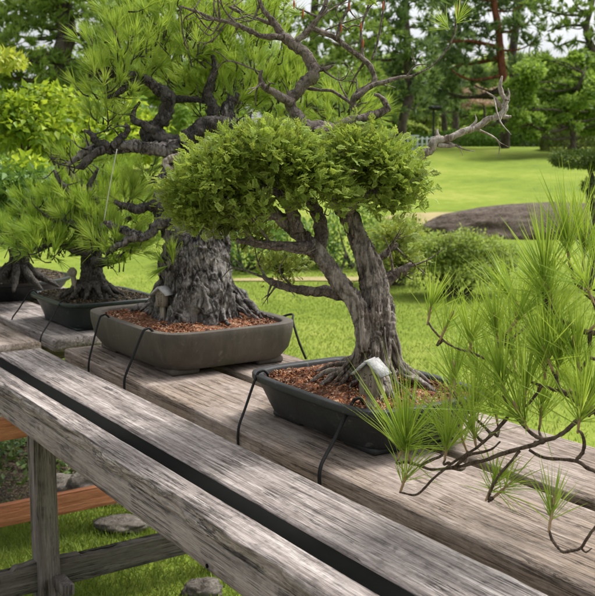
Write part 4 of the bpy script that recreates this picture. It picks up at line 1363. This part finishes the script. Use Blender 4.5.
# ------------------------------------------------------------------ name stakes, cords
def house_stake(label, foot, h_post, w, h, rz, lean=0.0, ink=True):
    root = empty('name_stake', foot, label, 'plant label', 'house-shaped wooden name stakes', rz)
    root.rotation_euler = (0, lean, rz)
    mb = MB()
    box(mb, (-w * .23, -w * .14, -.03), (w * .23, w * .14, h_post + .004), .001)
    mb.build('stake', M['tagwood'], root)
    mb = MB()
    t = w * .3
    x = w / 2
    V = np.array([[-x, -t, h_post], [x, -t, h_post], [x, -t, h_post + h * .72], [0, -t, h_post + h], [-x, -t, h_post + h * .72]])
    V = np.vstack([V, V + [0, 2 * t, 0]])
    q = [[0, 1, 6, 5], [1, 2, 7, 6], [2, 3, 8, 7], [3, 4, 9, 8], [4, 0, 5, 9], [0, 4, 2, 1], [5, 6, 7, 9]]
    mb.add(V, [[4, 3, 2], [7, 8, 9]], q)
    mb.build('board', M['tagwood'], root)
    for s in (1, -1):                                  # two roof slats
        mb = MB()
        a = np.array([0, h_post + h + .001])
        b = np.array([s * w * .78, h_post + h * .60])
        dd = (b - a) / np.linalg.norm(b - a)
        nn = np.array([-dd[1], dd[0]]) * s
        th = w * .11
        pr = [a, b, b + nn * th, a + nn * th * 1.3]
        yy = t * 2.0
        V = np.array([[p[0], y, p[1]] for y in (-yy, yy) for p in pr])
        mb.add(V, None, [[0, 1, 2, 3], [7, 6, 5, 4], [0, 4, 5, 1], [1, 5, 6, 2], [2, 6, 7, 3], [3, 7, 4, 0]])
        mb.build('roof_slat', M['tagroof'], root)
    if ink:
        mb = MB()
        gg = np.random.default_rng(5)
        for cx_, n in ((-.2, 5), (.12, 4)):
            for k in range(n):
                zc = h_post + h * (.62 - .115 * k)
                for q in range(4):
                    a = gg.choice([0, 0, 1.57, .7, -.7])
                    l = w * gg.uniform(.04, .08)
                    ox, oz = gg.uniform(-.06, .06) * w, gg.uniform(-.04, .04) * h
                    c = np.array([cx_ * w + ox, -t - .0006, zc + oz])
                    d = np.array([math.cos(a), 0, math.sin(a)]) * l
                    e = np.array([-math.sin(a), 0, math.cos(a)]) * w * .012
                    mb.add([c - d - e, c + d - e, c + d + e, c - d + e], None, [[0, 1, 2, 3]])
        mb.build('writing', M['ink'], root)
    return root


f1 = onz(163, 325.5, .976)
house_stake('small weathered house-shaped stake with pale roof in the brown pot', f1, .066, .040, .062, math.radians(-30))
f2 = P(371, 404, 2.10)
f2[2] = .962
house_stake('grey house-shaped wooden stake with a white roof in the charcoal pot', f2, .032, .045, .076, math.radians(-30))
mb = MB()
s0 = onz(78, 300, .965)
tube(mb, [s0 - [0, 0, .03], s0 + [-.01, 0, .05], s0 + [-.018, 0, .105]], [.012, .012, .011], 6, 14, .05)
tube(mb, [s0 + [-.022, 0, .10], s0 + [-.02, 0, .118], s0 + [-.02, 0, .134]], [.019, .02, .008], 6, 10, .05)
tag(mb.build('name_stake', M['tagwood'], None, s0, True), 'short worn wooden stake leaning in the dark green pot', 'plant label')


def cord(label, pts, r=.0034):
    mb = MB()
    tube(mb, pts, np.full(len(pts), r), 8, 10 * len(pts), .08, 300)
    tag(mb.build('tie_cord', M['cord'], None, pts[0], True), label, 'cord', 'black cords tying the pots down')


E_ = .0045
edge = lambda u, v=1.1355, z=TOP: UV(u, v, z)


def pot_cord(label, px_low, px_rim, rim_z, in_pt, r=.0034):
    a = onz(*px_low, TOP + .003)                       # where it meets the plank edge
    low = a + [0, 0, -.055] - D2 * .006
    b = onz(*px_rim, rim_z)
    mid = (a * .55 + b * .45) - D2 * .006 + [0, 0, -.008]
    cord(label, [low, a - D2 * .004, mid, b - D2 * .003 + [0, 0, -.008], b + D2 * .010 + [0, 0, .005], b + D2 * .026 + [0, 0, .003], b + D2 * .050 + [0, 0, -.030]], r)


pot_cord('black cord over the left end of the charcoal pot', (240, 428), (257, 374), .973, UV(2.02, 1.36, .965))
pot_cord('black cord down the front of the charcoal pot beside the house stake', (322, 467), (352, 402), .974, UV(1.70, 1.36, .965), .0042)
pot_cord('black cord over the left side of the brown pot', (90, 362), (100, 317), .997, UV(3.0, 1.32, .98))
pot_cord('black cord over the near corner of the brown pot', (126, 378), (143, 331), .997, UV(2.70, 1.30, .98), .004)
pot_cord('thin black cord at the left end of the dark green pot', (13, 319), (29, 292), .972, UV(3.90, 1.30, .96), .003)
pot_cord('thin black cord at the near corner of the dark green pot', (42, 337), (60, 302), .972, UV(3.58, 1.32, .96), .003)
cord('black cord slanting down the far right side of the brown pot', [UV(2.70, 1.70, .975), UV(2.66, 1.752, .998), P(293, 322, 3.16), P(299, 342, 3.13), P(306, 359, 3.13)], .004)


# ------------------------------------------------------------------ background plants and trees
def gz(x, y):
    return float(height(np.array([x]), np.array([y]))[0])


def far_tree(name, label, cat, tpx, D_, trunk, clumps, leaf, bark_, lsize, n_leaf, needle=False, rz=1.4, group='trees beyond the lawn', w=.55, r0=.2, r1=.08, flat=.6):
    """trunk: list of px,py from the ground up; clumps: px, py, rx, ry [, distance offset]; all at about distance D_"""
    base = P(trunk[0][0], trunk[0][1], D_)
    base[2] = gz(base[0], base[1])
    root = empty(name, base, label, cat, group)
    mb = MB()
    pts = [base - [0, 0, .2]] + [P(a, b, D_) for a, b in trunk[1:]]
    c, r = tube(mb, pts, np.linspace(r0, r1, len(pts)), 10, 60, .12, 2.5, .05, 5, int(tpx), .3)
    cm = MB()
    tot = sum(q[2] * q[3] for q in clumps)
    for q in clumps:
        dd = D_ + (q[4] if len(q) > 4 else rng.uniform(-1, 1) * rz)
        cc = P(q[0], q[1], dd)
        R = np.array([q[2] / FPX * dd, max(.25, .8 * q[2] / FPX * dd), q[3] / FPX * dd])
        n = int(n_leaf * q[2] * q[3] / tot) + 20
        # a limb from the trunk to the clump
        i = int(np.argmin(np.abs(c[:, 2] - (cc[2] - R[2] * .6)) + .2 * rng.random(len(c))))
        s = c[i]
        e = cc - [0, 0, R[2] * .3]
        if np.linalg.norm(e - s) > .3:
            mid = (s + e) / 2 + rng.normal(size=3) * .08 * np.linalg.norm(e - s) + [0, 0, -.04 * np.linalg.norm(e - s)]
            k = min(r[i] * .6, .02 + .03 * np.linalg.norm(e - s))
            tube(mb, [s, mid, e, cc + R * [.5, 0, .2]], [k, k * .7, k * .4, k * .15], 6, 20, .15, 3, 0, 3, i, .4)
        if needle:
            # sub-tufts, flattened, each a burst of needle blades
            m_ = max(6, n // 16)
            dv = norm(rng.normal(size=(m_, 3)))
            kk = 1 + .35 * fbm(dv * 2.1 + cc, 3, 3)
            p = cc + dv * R * (kk * rng.uniform(.45, 1.0, m_))[:, None]
            needles(cm, p, dv * .7 + rng.normal(0, .4, (m_, 3)) + [0, 0, .6], 16, lsize, lsize * w * .3, 1.1, lsize * .3, .2)
        else:
            sub = max(3, int(q[2] * q[3] / 60))
            for z in range(sub):
                dv = norm(rng.normal(size=3))
                leaf_cloud(cm, cc + dv * R * rng.uniform(.25, .8), R * rng.uniform(.3, .5), n // sub, lsize, w, .3, flat, .35)
    mb.build('trunk', M[bark_], root, base, True)
    cm.build('crown', M[leaf], root, base, False, True)
    return root


def pclumps(x0, x1, y0, y1, n, rx, ry, seed):
    g_ = np.random.default_rng(seed)
    return [(g_.uniform(x0, x1), g_.uniform(y0, y1), rx * g_.uniform(.6, 1.3), ry * g_.uniform(.6, 1.3)) for _ in range(n)]


# pines and broadleaved trees beyond the lawn, right half
far_tree('pine_tree', 'red-barked pine with a straight bare red trunk beyond the lawn', 'tree', 505, 42, [(505, 148), (505, 120), (504, 90), (502, 60), (498, 30), (494, 0), (490, -60), (484, -130)],
         [(470, 22, 26, 9), (448, 40, 24, 9), (478, 52, 20, 9), (452, 66, 24, 10), (470, 80, 18, 8), (436, 84, 20, 10), (450, 96, 18, 8), (478, 6, 26, 8), (520, 24, 18, 7), (528, 44, 14, 6), (440, 56, 18, 8),
          (520, 4, 24, 8), (505, -14, 40, 12), (460, -10, 36, 12), (485, -40, 44, 16), (530, -30, 36, 14), (490, -80, 40, 18), (505, 60, 14, 5), (486, 34, 16, 6)], 'pine_far', 'trunk_red', .34, 15000, True, r0=.21, r1=.13)
far_tree('pine_tree', 'dark grey-trunked pine left of the lamp post', 'tree', 402, 38, [(398, 148), (402, 120), (410, 95), (408, 60), (406, 30), (405, -10), (402, -90)],
         [(392, 44, 26, 12), (420, 52, 20, 10), (386, 70, 26, 12), (424, 80, 18, 9), (392, 94, 26, 12), (418, 102, 14, 9), (376, 112, 22, 10), (430, 24, 18, 7), (384, 20, 26, 10), (410, 0, 34, 10), (395, -30, 44, 16), (412, -70, 40, 20), (360, 50, 18, 12)], 'pine_far', 'trunk_dark', .34, 11000, True, r0=.22, r1=.12)
far_tree('pine_tree', 'thin-trunked pine just right of the lamp post', 'tree', 444, 50, [(443, 146), (444, 120), (442, 80), (444, 20), (440, -60)],
         [(440, 96, 18, 8), (458, 108, 16, 7), (428, 110, 16, 8), (446, 76, 18, 8), (462, 90, 14, 7), (440, 40, 22, 9), (440, 0, 26, 10), (446, -40, 30, 16)], 'pine_far', 'trunk_dark', .36, 6000, True, r0=.17, r1=.09)
far_tree('pine_tree', 'slim pine with a dark trunk between lamp post and red pine', 'tree', 457, 54, [(456, 146), (456, 110), (460, 70), (458, 10), (456, -40)],
         [(456, 100, 14, 8), (470, 70, 18, 8), (462, 40, 20, 8), (452, 10, 24, 10), (464, -24, 26, 14)], 'pine_far', 'trunk_dark', .36, 3600, True, r0=.2, r1=.1)
far_tree('pine_tree', 'thick dark-trunked pine just right of the red pine', 'tree', 520, 46, [(520, 148), (520, 120), (517, 95), (512, 60), (516, 20), (514, -50)],
         [(512, 74, 18, 8), (530, 62, 20, 8), (520, 90, 14, 7), (512, 30, 20, 8), (524, -4, 26, 12), (514, -40, 34, 16)], 'pine_far', 'trunk_dark', .36, 4200, True, r0=.34, r1=.14)
far_tree('maple_tree', 'bright green spreading maple at the right edge', 'tree', 572, 38, [(574, 146), (572, 132), (566, 118), (570, 105), (576, 92), (584, 74)],
         [(528, 76, 28, 16), (556, 70, 30, 16), (590, 66, 28, 16), (540, 92, 28, 14), (574, 84, 32, 14), (604, 88, 28, 14), (520, 98, 22, 13), (552, 106, 30, 12), (590, 104, 30, 12), (522, 116, 24, 12), (556, 124, 24, 10), (592, 122, 26, 12), (536, 132, 22, 9), (612, 110, 20, 12), (514, 84, 10, 5), (535, 62, 12, 5), (548, 58, 10, 4), (570, 56, 12, 5), (508, 110, 10, 5), (512, 128, 12, 5), (566, 96, 12, 4), (545, 116, 14, 4)], 'maple', 'trunk_dark', .15, 26000, False, r0=.13, r1=.05, w=.6)
far_tree('maple_tree', 'light green leafy tree behind the red pine trunk', 'tree', 500, 52, [(500, 146), (498, 125), (504, 105), (510, 85)],
         [(500, 96, 22, 10), (520, 84, 26, 12), (512, 110, 24, 12), (482, 118, 18, 10), (535, 110, 22, 14), (494, 132, 20, 8)], 'maple', 'trunk_dark', .22, 11000, False, r0=.18, r1=.08)
far_tree('pine_tree', 'airy pine with bare limbs against the sky at top right', 'tree', 606, 40, [(618, 148), (614, 110), (606, 76), (594, 52), (586, 30), (592, 6), (598, -40)],
         [(556, 14, 22, 5), (576, 4, 24, 5), (548, 30, 16, 4), (570, 26, 18, 4), (590, 18, 20, 5), (584, 40, 18, 4), (560, 44, 14, 4), (538, 6, 16, 4), (600, 52, 18, 6), (575, -16, 34, 8), (605, 30, 16, 6), (600, -40, 40, 14)], 'pine_mid', 'trunk_dark', .28, 5200, True, r0=.22, r1=.08)
far_tree('blossom_tree', 'small tree with pale pink blossom behind the bleached deadwood', 'tree', 485, 49, [(486, 146), (485, 125), (484, 105), (482, 92)],
         [(466, 92, 9, 5), (476, 86, 8, 5), (486, 92, 9, 6), (494, 100, 8, 6), (474, 99, 9, 5), (498, 90, 7, 5), (482, 104, 8, 5), (468, 104, 7, 5)], 'blossom', 'trunk_dark', .11, 1500, False, r0=.10, r1=.03)
far_tree('broadleaf_tree', 'pale green tree behind the lamp post', 'tree', 424, 58, [(424, 146), (424, 126), (426, 112)],
         [(418, 118, 18, 14), (434, 122, 16, 12), (408, 132, 16, 10), (426, 134, 18, 8), (462, 128, 18, 12), (446, 134, 12, 8), (470, 136, 14, 7)], 'lightgreen', 'trunk_dark', .24, 7500, False, r0=.16, r1=.08)
# behind the middle
far_tree('pine_tree', 'tall dark pine behind the bare limbs of the juniper', 'tree', 314, 30, [(312, 150), (314, 110), (313, 70), (314, 30), (316, -10), (320, -90)],
         [(332, 30, 30, 14), (350, 62, 28, 14), (306, 60, 30, 14), (340, 96, 34, 16), (296, 96, 26, 14), (370, 96, 22, 14), (320, 124, 34, 14), (356, 130, 30, 12), (372, 34, 22, 12), (346, 4, 30, 12), (300, 24, 26, 12), (330, -36, 50, 20), (370, 76, 16, 10)], 'pine_mid', 'trunk_dark', .24, 14000, True, r0=.19, r1=.09)
far_tree('broadleaf_tree', 'round green tree between the middle pines', 'tree', 372, 44, [(372, 150), (372, 120), (374, 90), (376, 60)],
         [(372, 66, 24, 14), (352, 84, 22, 14), (390, 96, 20, 14), (368, 112, 26, 14), (396, 124, 18, 12), (346, 120, 22, 14), (384, 136, 26, 8), (350, 140, 28, 8)], 'maple', 'trunk_dark', .2, 11000, False, r0=.2, r1=.08)
# left
far_tree('pine_tree', 'large dark pine at top left with small sky holes in its crown', 'tree', 70, 20, [(60, 190), (62, 150), (70, 110), (60, 70), (66, 30), (60, -20), (64, -80)],
         [(20, 12, 40, 20), (66, 6, 40, 16), (100, 22, 24, 16), (14, 44, 22, 12), (78, 40, 26, 9), (54, 62, 30, 9), (104, 50, 24, 14), (20, 72, 30, 12), (88, 78, 34, 14), (50, 92, 40, 14), (120, 70, 24, 14), (10, 100, 30, 16), (130, 30, 22, 14), (60, -24, 60, 22), (4, 26, 30, 14), (46, 26, 26, 9), (30, 58, 26, 9), (110, 4, 30, 14), (64, 84, 26, 10), (-4, 70, 24, 16), (34, 8, 30, 14)], 'pine_mid', 'trunk_dark', .17, 26000, True, r0=.3, r1=.14, rz=.8)
far_tree('broadleaf_tree', 'green broadleaved tree behind the old pine bonsai', 'tree', 190, 27, [(188, 170), (190, 130), (196, 90), (190, 50), (194, 10)],
         [(160, 40, 40, 22), (210, 30, 44, 24), (250, 50, 34, 24), (180, 80, 44, 22), (240, 90, 40, 22), (150, 90, 30, 22), (200, 120, 50, 20), (270, 100, 24, 20), (140, 10, 34, 18), (190, -4, 50, 18), (245, 4, 44, 20), (280, 60, 24, 18), (140, 125, 34, 18)], 'maple', 'trunk_dark', .13, 24000, False, r0=.25, r1=.1)
far_tree('broadleaf_tree', 'green broadleaved tree beyond the bushy pine at the left', 'tree', 40, 30, [(40, 170), (40, 130), (36, 90), (44, 60)],
         [(10, 110, 34, 22), (60, 120, 40, 22), (110, 110, 40, 22), (30, 145, 44, 18), (90, 145, 44, 18), (140, 140, 40, 16), (-10, 140, 30, 22), (190, 148, 40, 14)], 'maple', 'trunk_dark', .15, 16000, False, r0=.22, r1=.1)
# a farther row that closes the gaps low down
for k, (x, d) in enumerate([(-20, 62), (90, 66), (200, 60), (290, 64), (345, 70), (405, 74), (470, 72), (540, 70), (590, 62), (640, 60)]):
    nm = ['between the old pine and the left edge', 'behind the bushy bonsai', 'behind the old pine bonsai', 'behind the left juniper limbs', 'behind the middle pines', 'behind the white railing',
          'behind the blossom tree', 'behind the spreading maple', 'behind the airy pine at the right edge', 'past the right edge'][k]
    g_ = np.random.default_rng(k + 40)
    cl = [(x + g_.uniform(-48, 48), g_.uniform(72 if x > 380 else 50, 144), g_.uniform(14, 28), g_.uniform(9, 16)) for _ in range(24)]
    far_tree('broadleaf_tree', 'distant soft green tree ' + nm, 'tree', x, d, [(x, 148), (x, 128), (x + 4, 100)], cl, ['maple', 'lightgreen', 'pine_mid'][k % 3], 'trunk_dark', .3, 10000, False, group='distant trees in the farthest row', r0=.25, r1=.1)


for k, (x, d) in enumerate([(330, 80), (380, 84), (430, 82), (480, 86), (520, 80), (560, 84), (600, 80), (120, 78)]):
    nm = ['behind the middle pines, farthest back', 'farthest back left of the grey pine trunk', 'farthest back behind the lamp post', 'farthest back between lamp post and red pine', 'farthest back behind the red pine',
          'farthest back above the spreading maple', 'farthest back at the right edge', 'farthest back behind the bushy bonsai'][k]
    g_ = np.random.default_rng(k + 140)
    cl = [(x + g_.uniform(-44, 44), g_.uniform(62, 145), g_.uniform(16, 30), g_.uniform(10, 18)) for _ in range(20)]
    far_tree('broadleaf_tree', 'hazy green tree ' + nm, 'tree', x, d, [(x, 148), (x, 128), (x + 4, 100)], cl, ['lightgreen', 'maple'][k % 2], 'trunk_dark', .38, 7000, False, group='distant trees in the farthest row', r0=.2, r1=.1)


def bush(name, label, cat, c, R, leaf, n, size, w=.55, group=None, stems=None, shell=.72, lump=.22, sub=0, low=-.1):
    c = np.asarray(c, float)
    base = np.array([c[0], c[1], gz(c[0], c[1])])
    root = empty(name, base, label, cat, group)
    mb = MB()
    if sub:
        for k in range(sub):
            dv = norm(rng.normal(size=3))
            dv[2] = abs(dv[2]) * .9 - .1 if rng.random() < .65 else max(dv[2], low)
            leaf_cloud(mb, c + dv * np.asarray(R) * rng.uniform(.5, .95), np.asarray(R) * rng.uniform(.2, .38), n // sub, size, w, .4, .6, .3)
    else:
        leaf_cloud(mb, c, R, n, size, w, shell, .7, lump)
    mb.build('foliage', M[leaf], root, base, False, True)
    mb = MB()
    for k in range(9 if n > 400 else 0):
        e = c + norm(rng.normal(size=3)) * np.asarray(R) * .7
        s = base + np.array([rng.normal() * R[0] * .12, rng.normal() * R[1] * .12, -.05])
        if stems is not None:
            s = np.array([P(stems + rng.normal() * 2, 300, float(np.dot(c - CAM, FWD)))[0], c[1] + rng.normal() * .1, -.05])
            mid_ = s + [0, 0, 1.1]
            tube(mb, [s, mid_, (mid_ + e) / 2 + [0, 0, .1], e], [.02, .018, .012, .004], 6, 16, .1, 8)
            continue
        tube(mb, [s, (s + e) / 2 + rng.normal(size=3) * .06, e], [.03 * R[2] + .01, .02 * R[2] + .006, .004], 6, 12, .1, 8)
    if n > 400: mb.build('stem', M['trunk_dark'], root, base, True)
    return root


def at_ground(px_, py_, d):
    p = P(px_, py_, d)
    return np.array([p[0], p[1], gz(p[0], p[1])])


c = at_ground(572, 148, 41)
bush('round_shrub', 'broad rounded olive shrub under the maple at the right edge', 'shrub', c + [.1, 0, .3], (1.55, .9, .85), 'azalea', 13000, .08, .5, 'clipped shrubs by the far lawn edge', None, .86, .06)
for k, (x, d, rx, rzz, lab) in enumerate([(460, 44, 1.6, .5, 'low clipped hedge left of the red pine trunk'), (528, 44, 1.1, .65, 'low clipped hedge right of the red pine trunk'), (420, 50, 1.5, .5, 'low hedge behind the white railing'), (492, 45.5, 1.3, .6, 'low clipped hedge behind the red pine trunk')]):
    c = at_ground(x, 149, d)
    bush('hedge', lab, 'hedge', c + [0, 0, rzz * .5], (rx, .7, rzz), 'hedge', 5200, .11, .5, 'clipped shrubs by the far lawn edge', None, .85, .08)
for k, (x, d, rx, rzz, n, lab) in enumerate([(246, 13.6, .62, .62, 4200, 'leafy green shrub left of the juniper trunk across the lawn'), (300, 14.2, .55, .5, 3000, 'low green shrub seen under the juniper branch'), (352, 14.0, .6, .62, 3200, 'green shrub seen behind the juniper fork'),
                                             (206, 14.5, .6, .6, 3000, 'green shrub behind the old pine trunk')]):
    c = at_ground(x, 280, d)
    bush('shrub', lab, 'shrub', c + [0, 0, rzz * .55], (rx, .5, rzz), 'shrub', n, .055, .55, 'low shrubs across the lawn', None, .6, .3)
M['azalea_near'] = leafmat('near_azalea_leaves', (.075, .075, .028), (.20, .28, .05), (.46, .56, .15), .34, .55, 4)
for (x, y, d, rx, rz_, n, lab) in [(457, 266, 10.9, .70, .43, 17000, 'wide rounded light green shrub on the lawn right of the juniper trunk'), (396, 238, 11.9, .44, .52, 8000, 'taller rounded shrub on the lawn just behind the juniper trunk')]:
    q_ = P(x, y, d)
    bush('round_shrub', lab, 'shrub', [q_[0], q_[1], rz_ * .92], (rx, .5, rz_), 'azalea_near', n, .04, .5, 'rounded shrubs on the near lawn', None, .6, .3, 90, -.75)
# the cloud-pruned tree at the right edge
Dc = 11.5
base = at_ground(590, 240, Dc)
cl = empty('cloud_pine', base, 'dark green clipped cloud-pruned tree at the right edge above the needles', 'tree')
mb = MB()
tube(mb, [base - [0, 0, .1], P(596, 225, Dc), P(590, 200, Dc), P(592, 178, Dc), P(586, 162, Dc)], [.06, .05, .045, .035, .02], 10, 40, .15, 12)
mb.build('trunk', M['bark_dark'], cl, base, True)
for (a, b, rx, ry, n) in [(578, 159, 30, 9, 4200), (604, 161, 22, 11, 2400), (592, 186, 10, 8, 700), (604, 206, 16, 12, 800)]:
    mb = MB()
    leaf_cloud(mb, P(a, b, Dc), (rx / FPX * Dc, .26, ry / FPX * Dc), n, .035, .4, .55, .8, .12)
    mb.build('foliage_pad', M['cloud'], cl, base, False, True)

# leafy shrubs at the left behind the bonsai
for k, (a, b, d, rx, ry, n, leaf, sz, lab) in enumerate([
        (36, 132, 6.4, 60, 50, 6200, 'broad', .055, 'big yellow-green broadleaved shrub at the left edge'),
        (112, 146, 7.2, 56, 54, 5200, 'broad', .055, 'yellow-green broadleaved shrub behind the old pine limbs'),
        (24, 196, 5.8, 52, 46, 5200, 'broad', .05, 'dense green broadleaved shrub behind the small dark bonsai'),
        (4, 62, 6.3, 20, 16, 380, 'gold', .05, 'golden-leaved shoot at the left edge')]):
    bush('leafy_shrub', lab, 'shrub', P(a, b, d), (rx / FPX * d, .5, ry / FPX * d), leaf, n, sz, .6, 'broadleaved shrubs at the left', (18, 94, 16, 14)[k], .5, .3, 44 if n > 1000 else 9)

# ------------------------------------------------------------------ lamp post and railing
c = at_ground(433, 148, 41)
lp = empty('lamp_post', c, 'dark lamp post with a flat square head beyond the lawn', 'lamp post')
mb = MB()
tube(mb, [c, c + [0, 0, .9], c + [0, 0, 1.75]], [.05, .045, .045], 10, 8)
mb.build('pole', M['metal_dark'], lp, c, True)
mb = MB()
zt = 1.72
V = np.array([[s * w_, t * w_, z] for (w_, z) in ((.10, zt), (.30, zt + .08), (.30, zt + .15), (.08, zt + .22)) for (s, t) in ((1, 1), (-1, 1), (-1, -1), (1, -1))]) + c
q = []
for r_ in range(3):
    for j in range(4):
        q.append([r_ * 4 + j, r_ * 4 + (j + 1) % 4, (r_ + 1) * 4 + (j + 1) % 4, (r_ + 1) * 4 + j])
q += [[3, 2, 1, 0], [12, 13, 14, 15]]
mb.add(V, None, q)
mb.build('lamp_head', M['metal_dark'], lp, c)
c = at_ground(414, 150, 40)
ra = empty('railing', c, 'low pale blue-white railing at the far lawn edge', 'railing')
mb = MB()
for z in (.1, .32, .55):
    box(mb, c + [-.95, -.03, z], c + [.75, .03, z + .05], .005)
mb.build('rail', M['rail_white'], ra, c)
for k in range(9):
    x = -.93 + k * .205
    mb = MB()
    box(mb, c + [x, -.08, -.1], c + [x + .07, -.035, .66], .005)
    mb.build('post', M['rail_white'], ra, c)
mb = MB()
box(mb, c + [-1.0, -.1, .665], c + [.2, .06, .72], .005)
mb.build('top_rail', M['rail_white'], ra, c)

# ------------------------------------------------------------------ light, sky, camera
SUN_EL, SUN_AZ = math.radians(58), math.radians(62)      # azimuth measured from +Y towards +X
wd = bpy.data.worlds.new('World')
S.world = wd
wd.use_nodes = True
nt = wd.node_tree
nt.nodes.clear()
sky = nt.nodes.new('ShaderNodeTexSky')
sky.sky_type = 'NISHITA'
sky.sun_disc = False
sky.sun_elevation = SUN_EL
sky.sun_rotation = SUN_AZ
sky.air_density = 1.0
sky.dust_density = 4.0
sky.ozone_density = 1.0
hs = nd(nt, 'ShaderNodeHueSaturation', inp={'Saturation': .10, 'Value': 1.0})
bg = nd(nt, 'ShaderNodeBackground', inp={'Strength': .15})
wo = nt.nodes.new('ShaderNodeOutputWorld')
nt.links.new(sky.outputs[0], hs.inputs['Color'])
# an overcast sky is brighter overhead than at the horizon
tcw = nt.nodes.new('ShaderNodeTexCoord')
sz = nt.nodes.new('ShaderNodeSeparateXYZ')
nt.links.new(tcw.outputs['Generated'], sz.inputs[0])
gr = ramp(nt, [(0.0, (.60, .60, .60)), (.35, (.72, .73, .74)), (1.0, (1.0, 1.0, 1.0))], sz.outputs['Z'])
cl_n = nd(nt, 'ShaderNodeTexNoise', inp={'Scale': 2.5, 'Detail': 5})
nt.links.new(tcw.outputs['Generated'], cl_n.inputs['Vector'])
oc = mixc(nt, 1.0, hs.outputs[0], gr.outputs[0], 'MULTIPLY')
oc = mixc(nt, 1.0, oc, ramp(nt, [(.3, (.88, .89, .91)), (.7, (1, 1, 1))], cl_n.outputs['Fac']).outputs[0], 'MULTIPLY')
nt.links.new(oc, bg.inputs['Color'])
nt.links.new(bg.outputs[0], wo.inputs['Surface'])
ld = bpy.data.lights.new('sun', 'SUN')
ld.energy = 1.5
ld.angle = math.radians(14)
ld.color = (1, .96, .9)
lo = bpy.data.objects.new('sun', ld)
COL.objects.link(lo)
to_sun = Vector((math.sin(SUN_AZ) * math.cos(SUN_EL), math.cos(SUN_AZ) * math.cos(SUN_EL), math.sin(SUN_EL)))
lo.rotation_euler = to_sun.to_track_quat('Z', 'Y').to_euler()
lo.location = (3, 3, 8)

cd = bpy.data.cameras.new('camera')
co = bpy.data.objects.new('camera', cd)
COL.objects.link(co)
co.location = tuple(CAM)
co.rotation_euler = (math.pi / 2 - PIT, 0, 0)
cd.sensor_fit = 'HORIZONTAL'
cd.sensor_width = 36
cd.lens = FPX / 595 * 36
cd.clip_start = .05
cd.clip_end = 2000
cd.dof.use_dof = True
cd.dof.focus_distance = 2.05
cd.dof.aperture_fstop = 12.0
S.camera = co
S.view_settings.view_transform = 'Standard'
S.view_settings.look = 'None'
S.view_settings.exposure = 1.2
S.view_settings.gamma = 1.0
S.view_settings.use_curve_mapping = False
S.cycles.max_bounces = 6
S.cycles.diffuse_bounces = 3
S.cycles.glossy_bounces = 2
S.cycles.transmission_bounces = 4
S.cycles.transparent_max_bounces = 8
S.cycles.use_denoising = True
S.cycles.use_adaptive_sampling = True
S.cycles.adaptive_threshold = .02
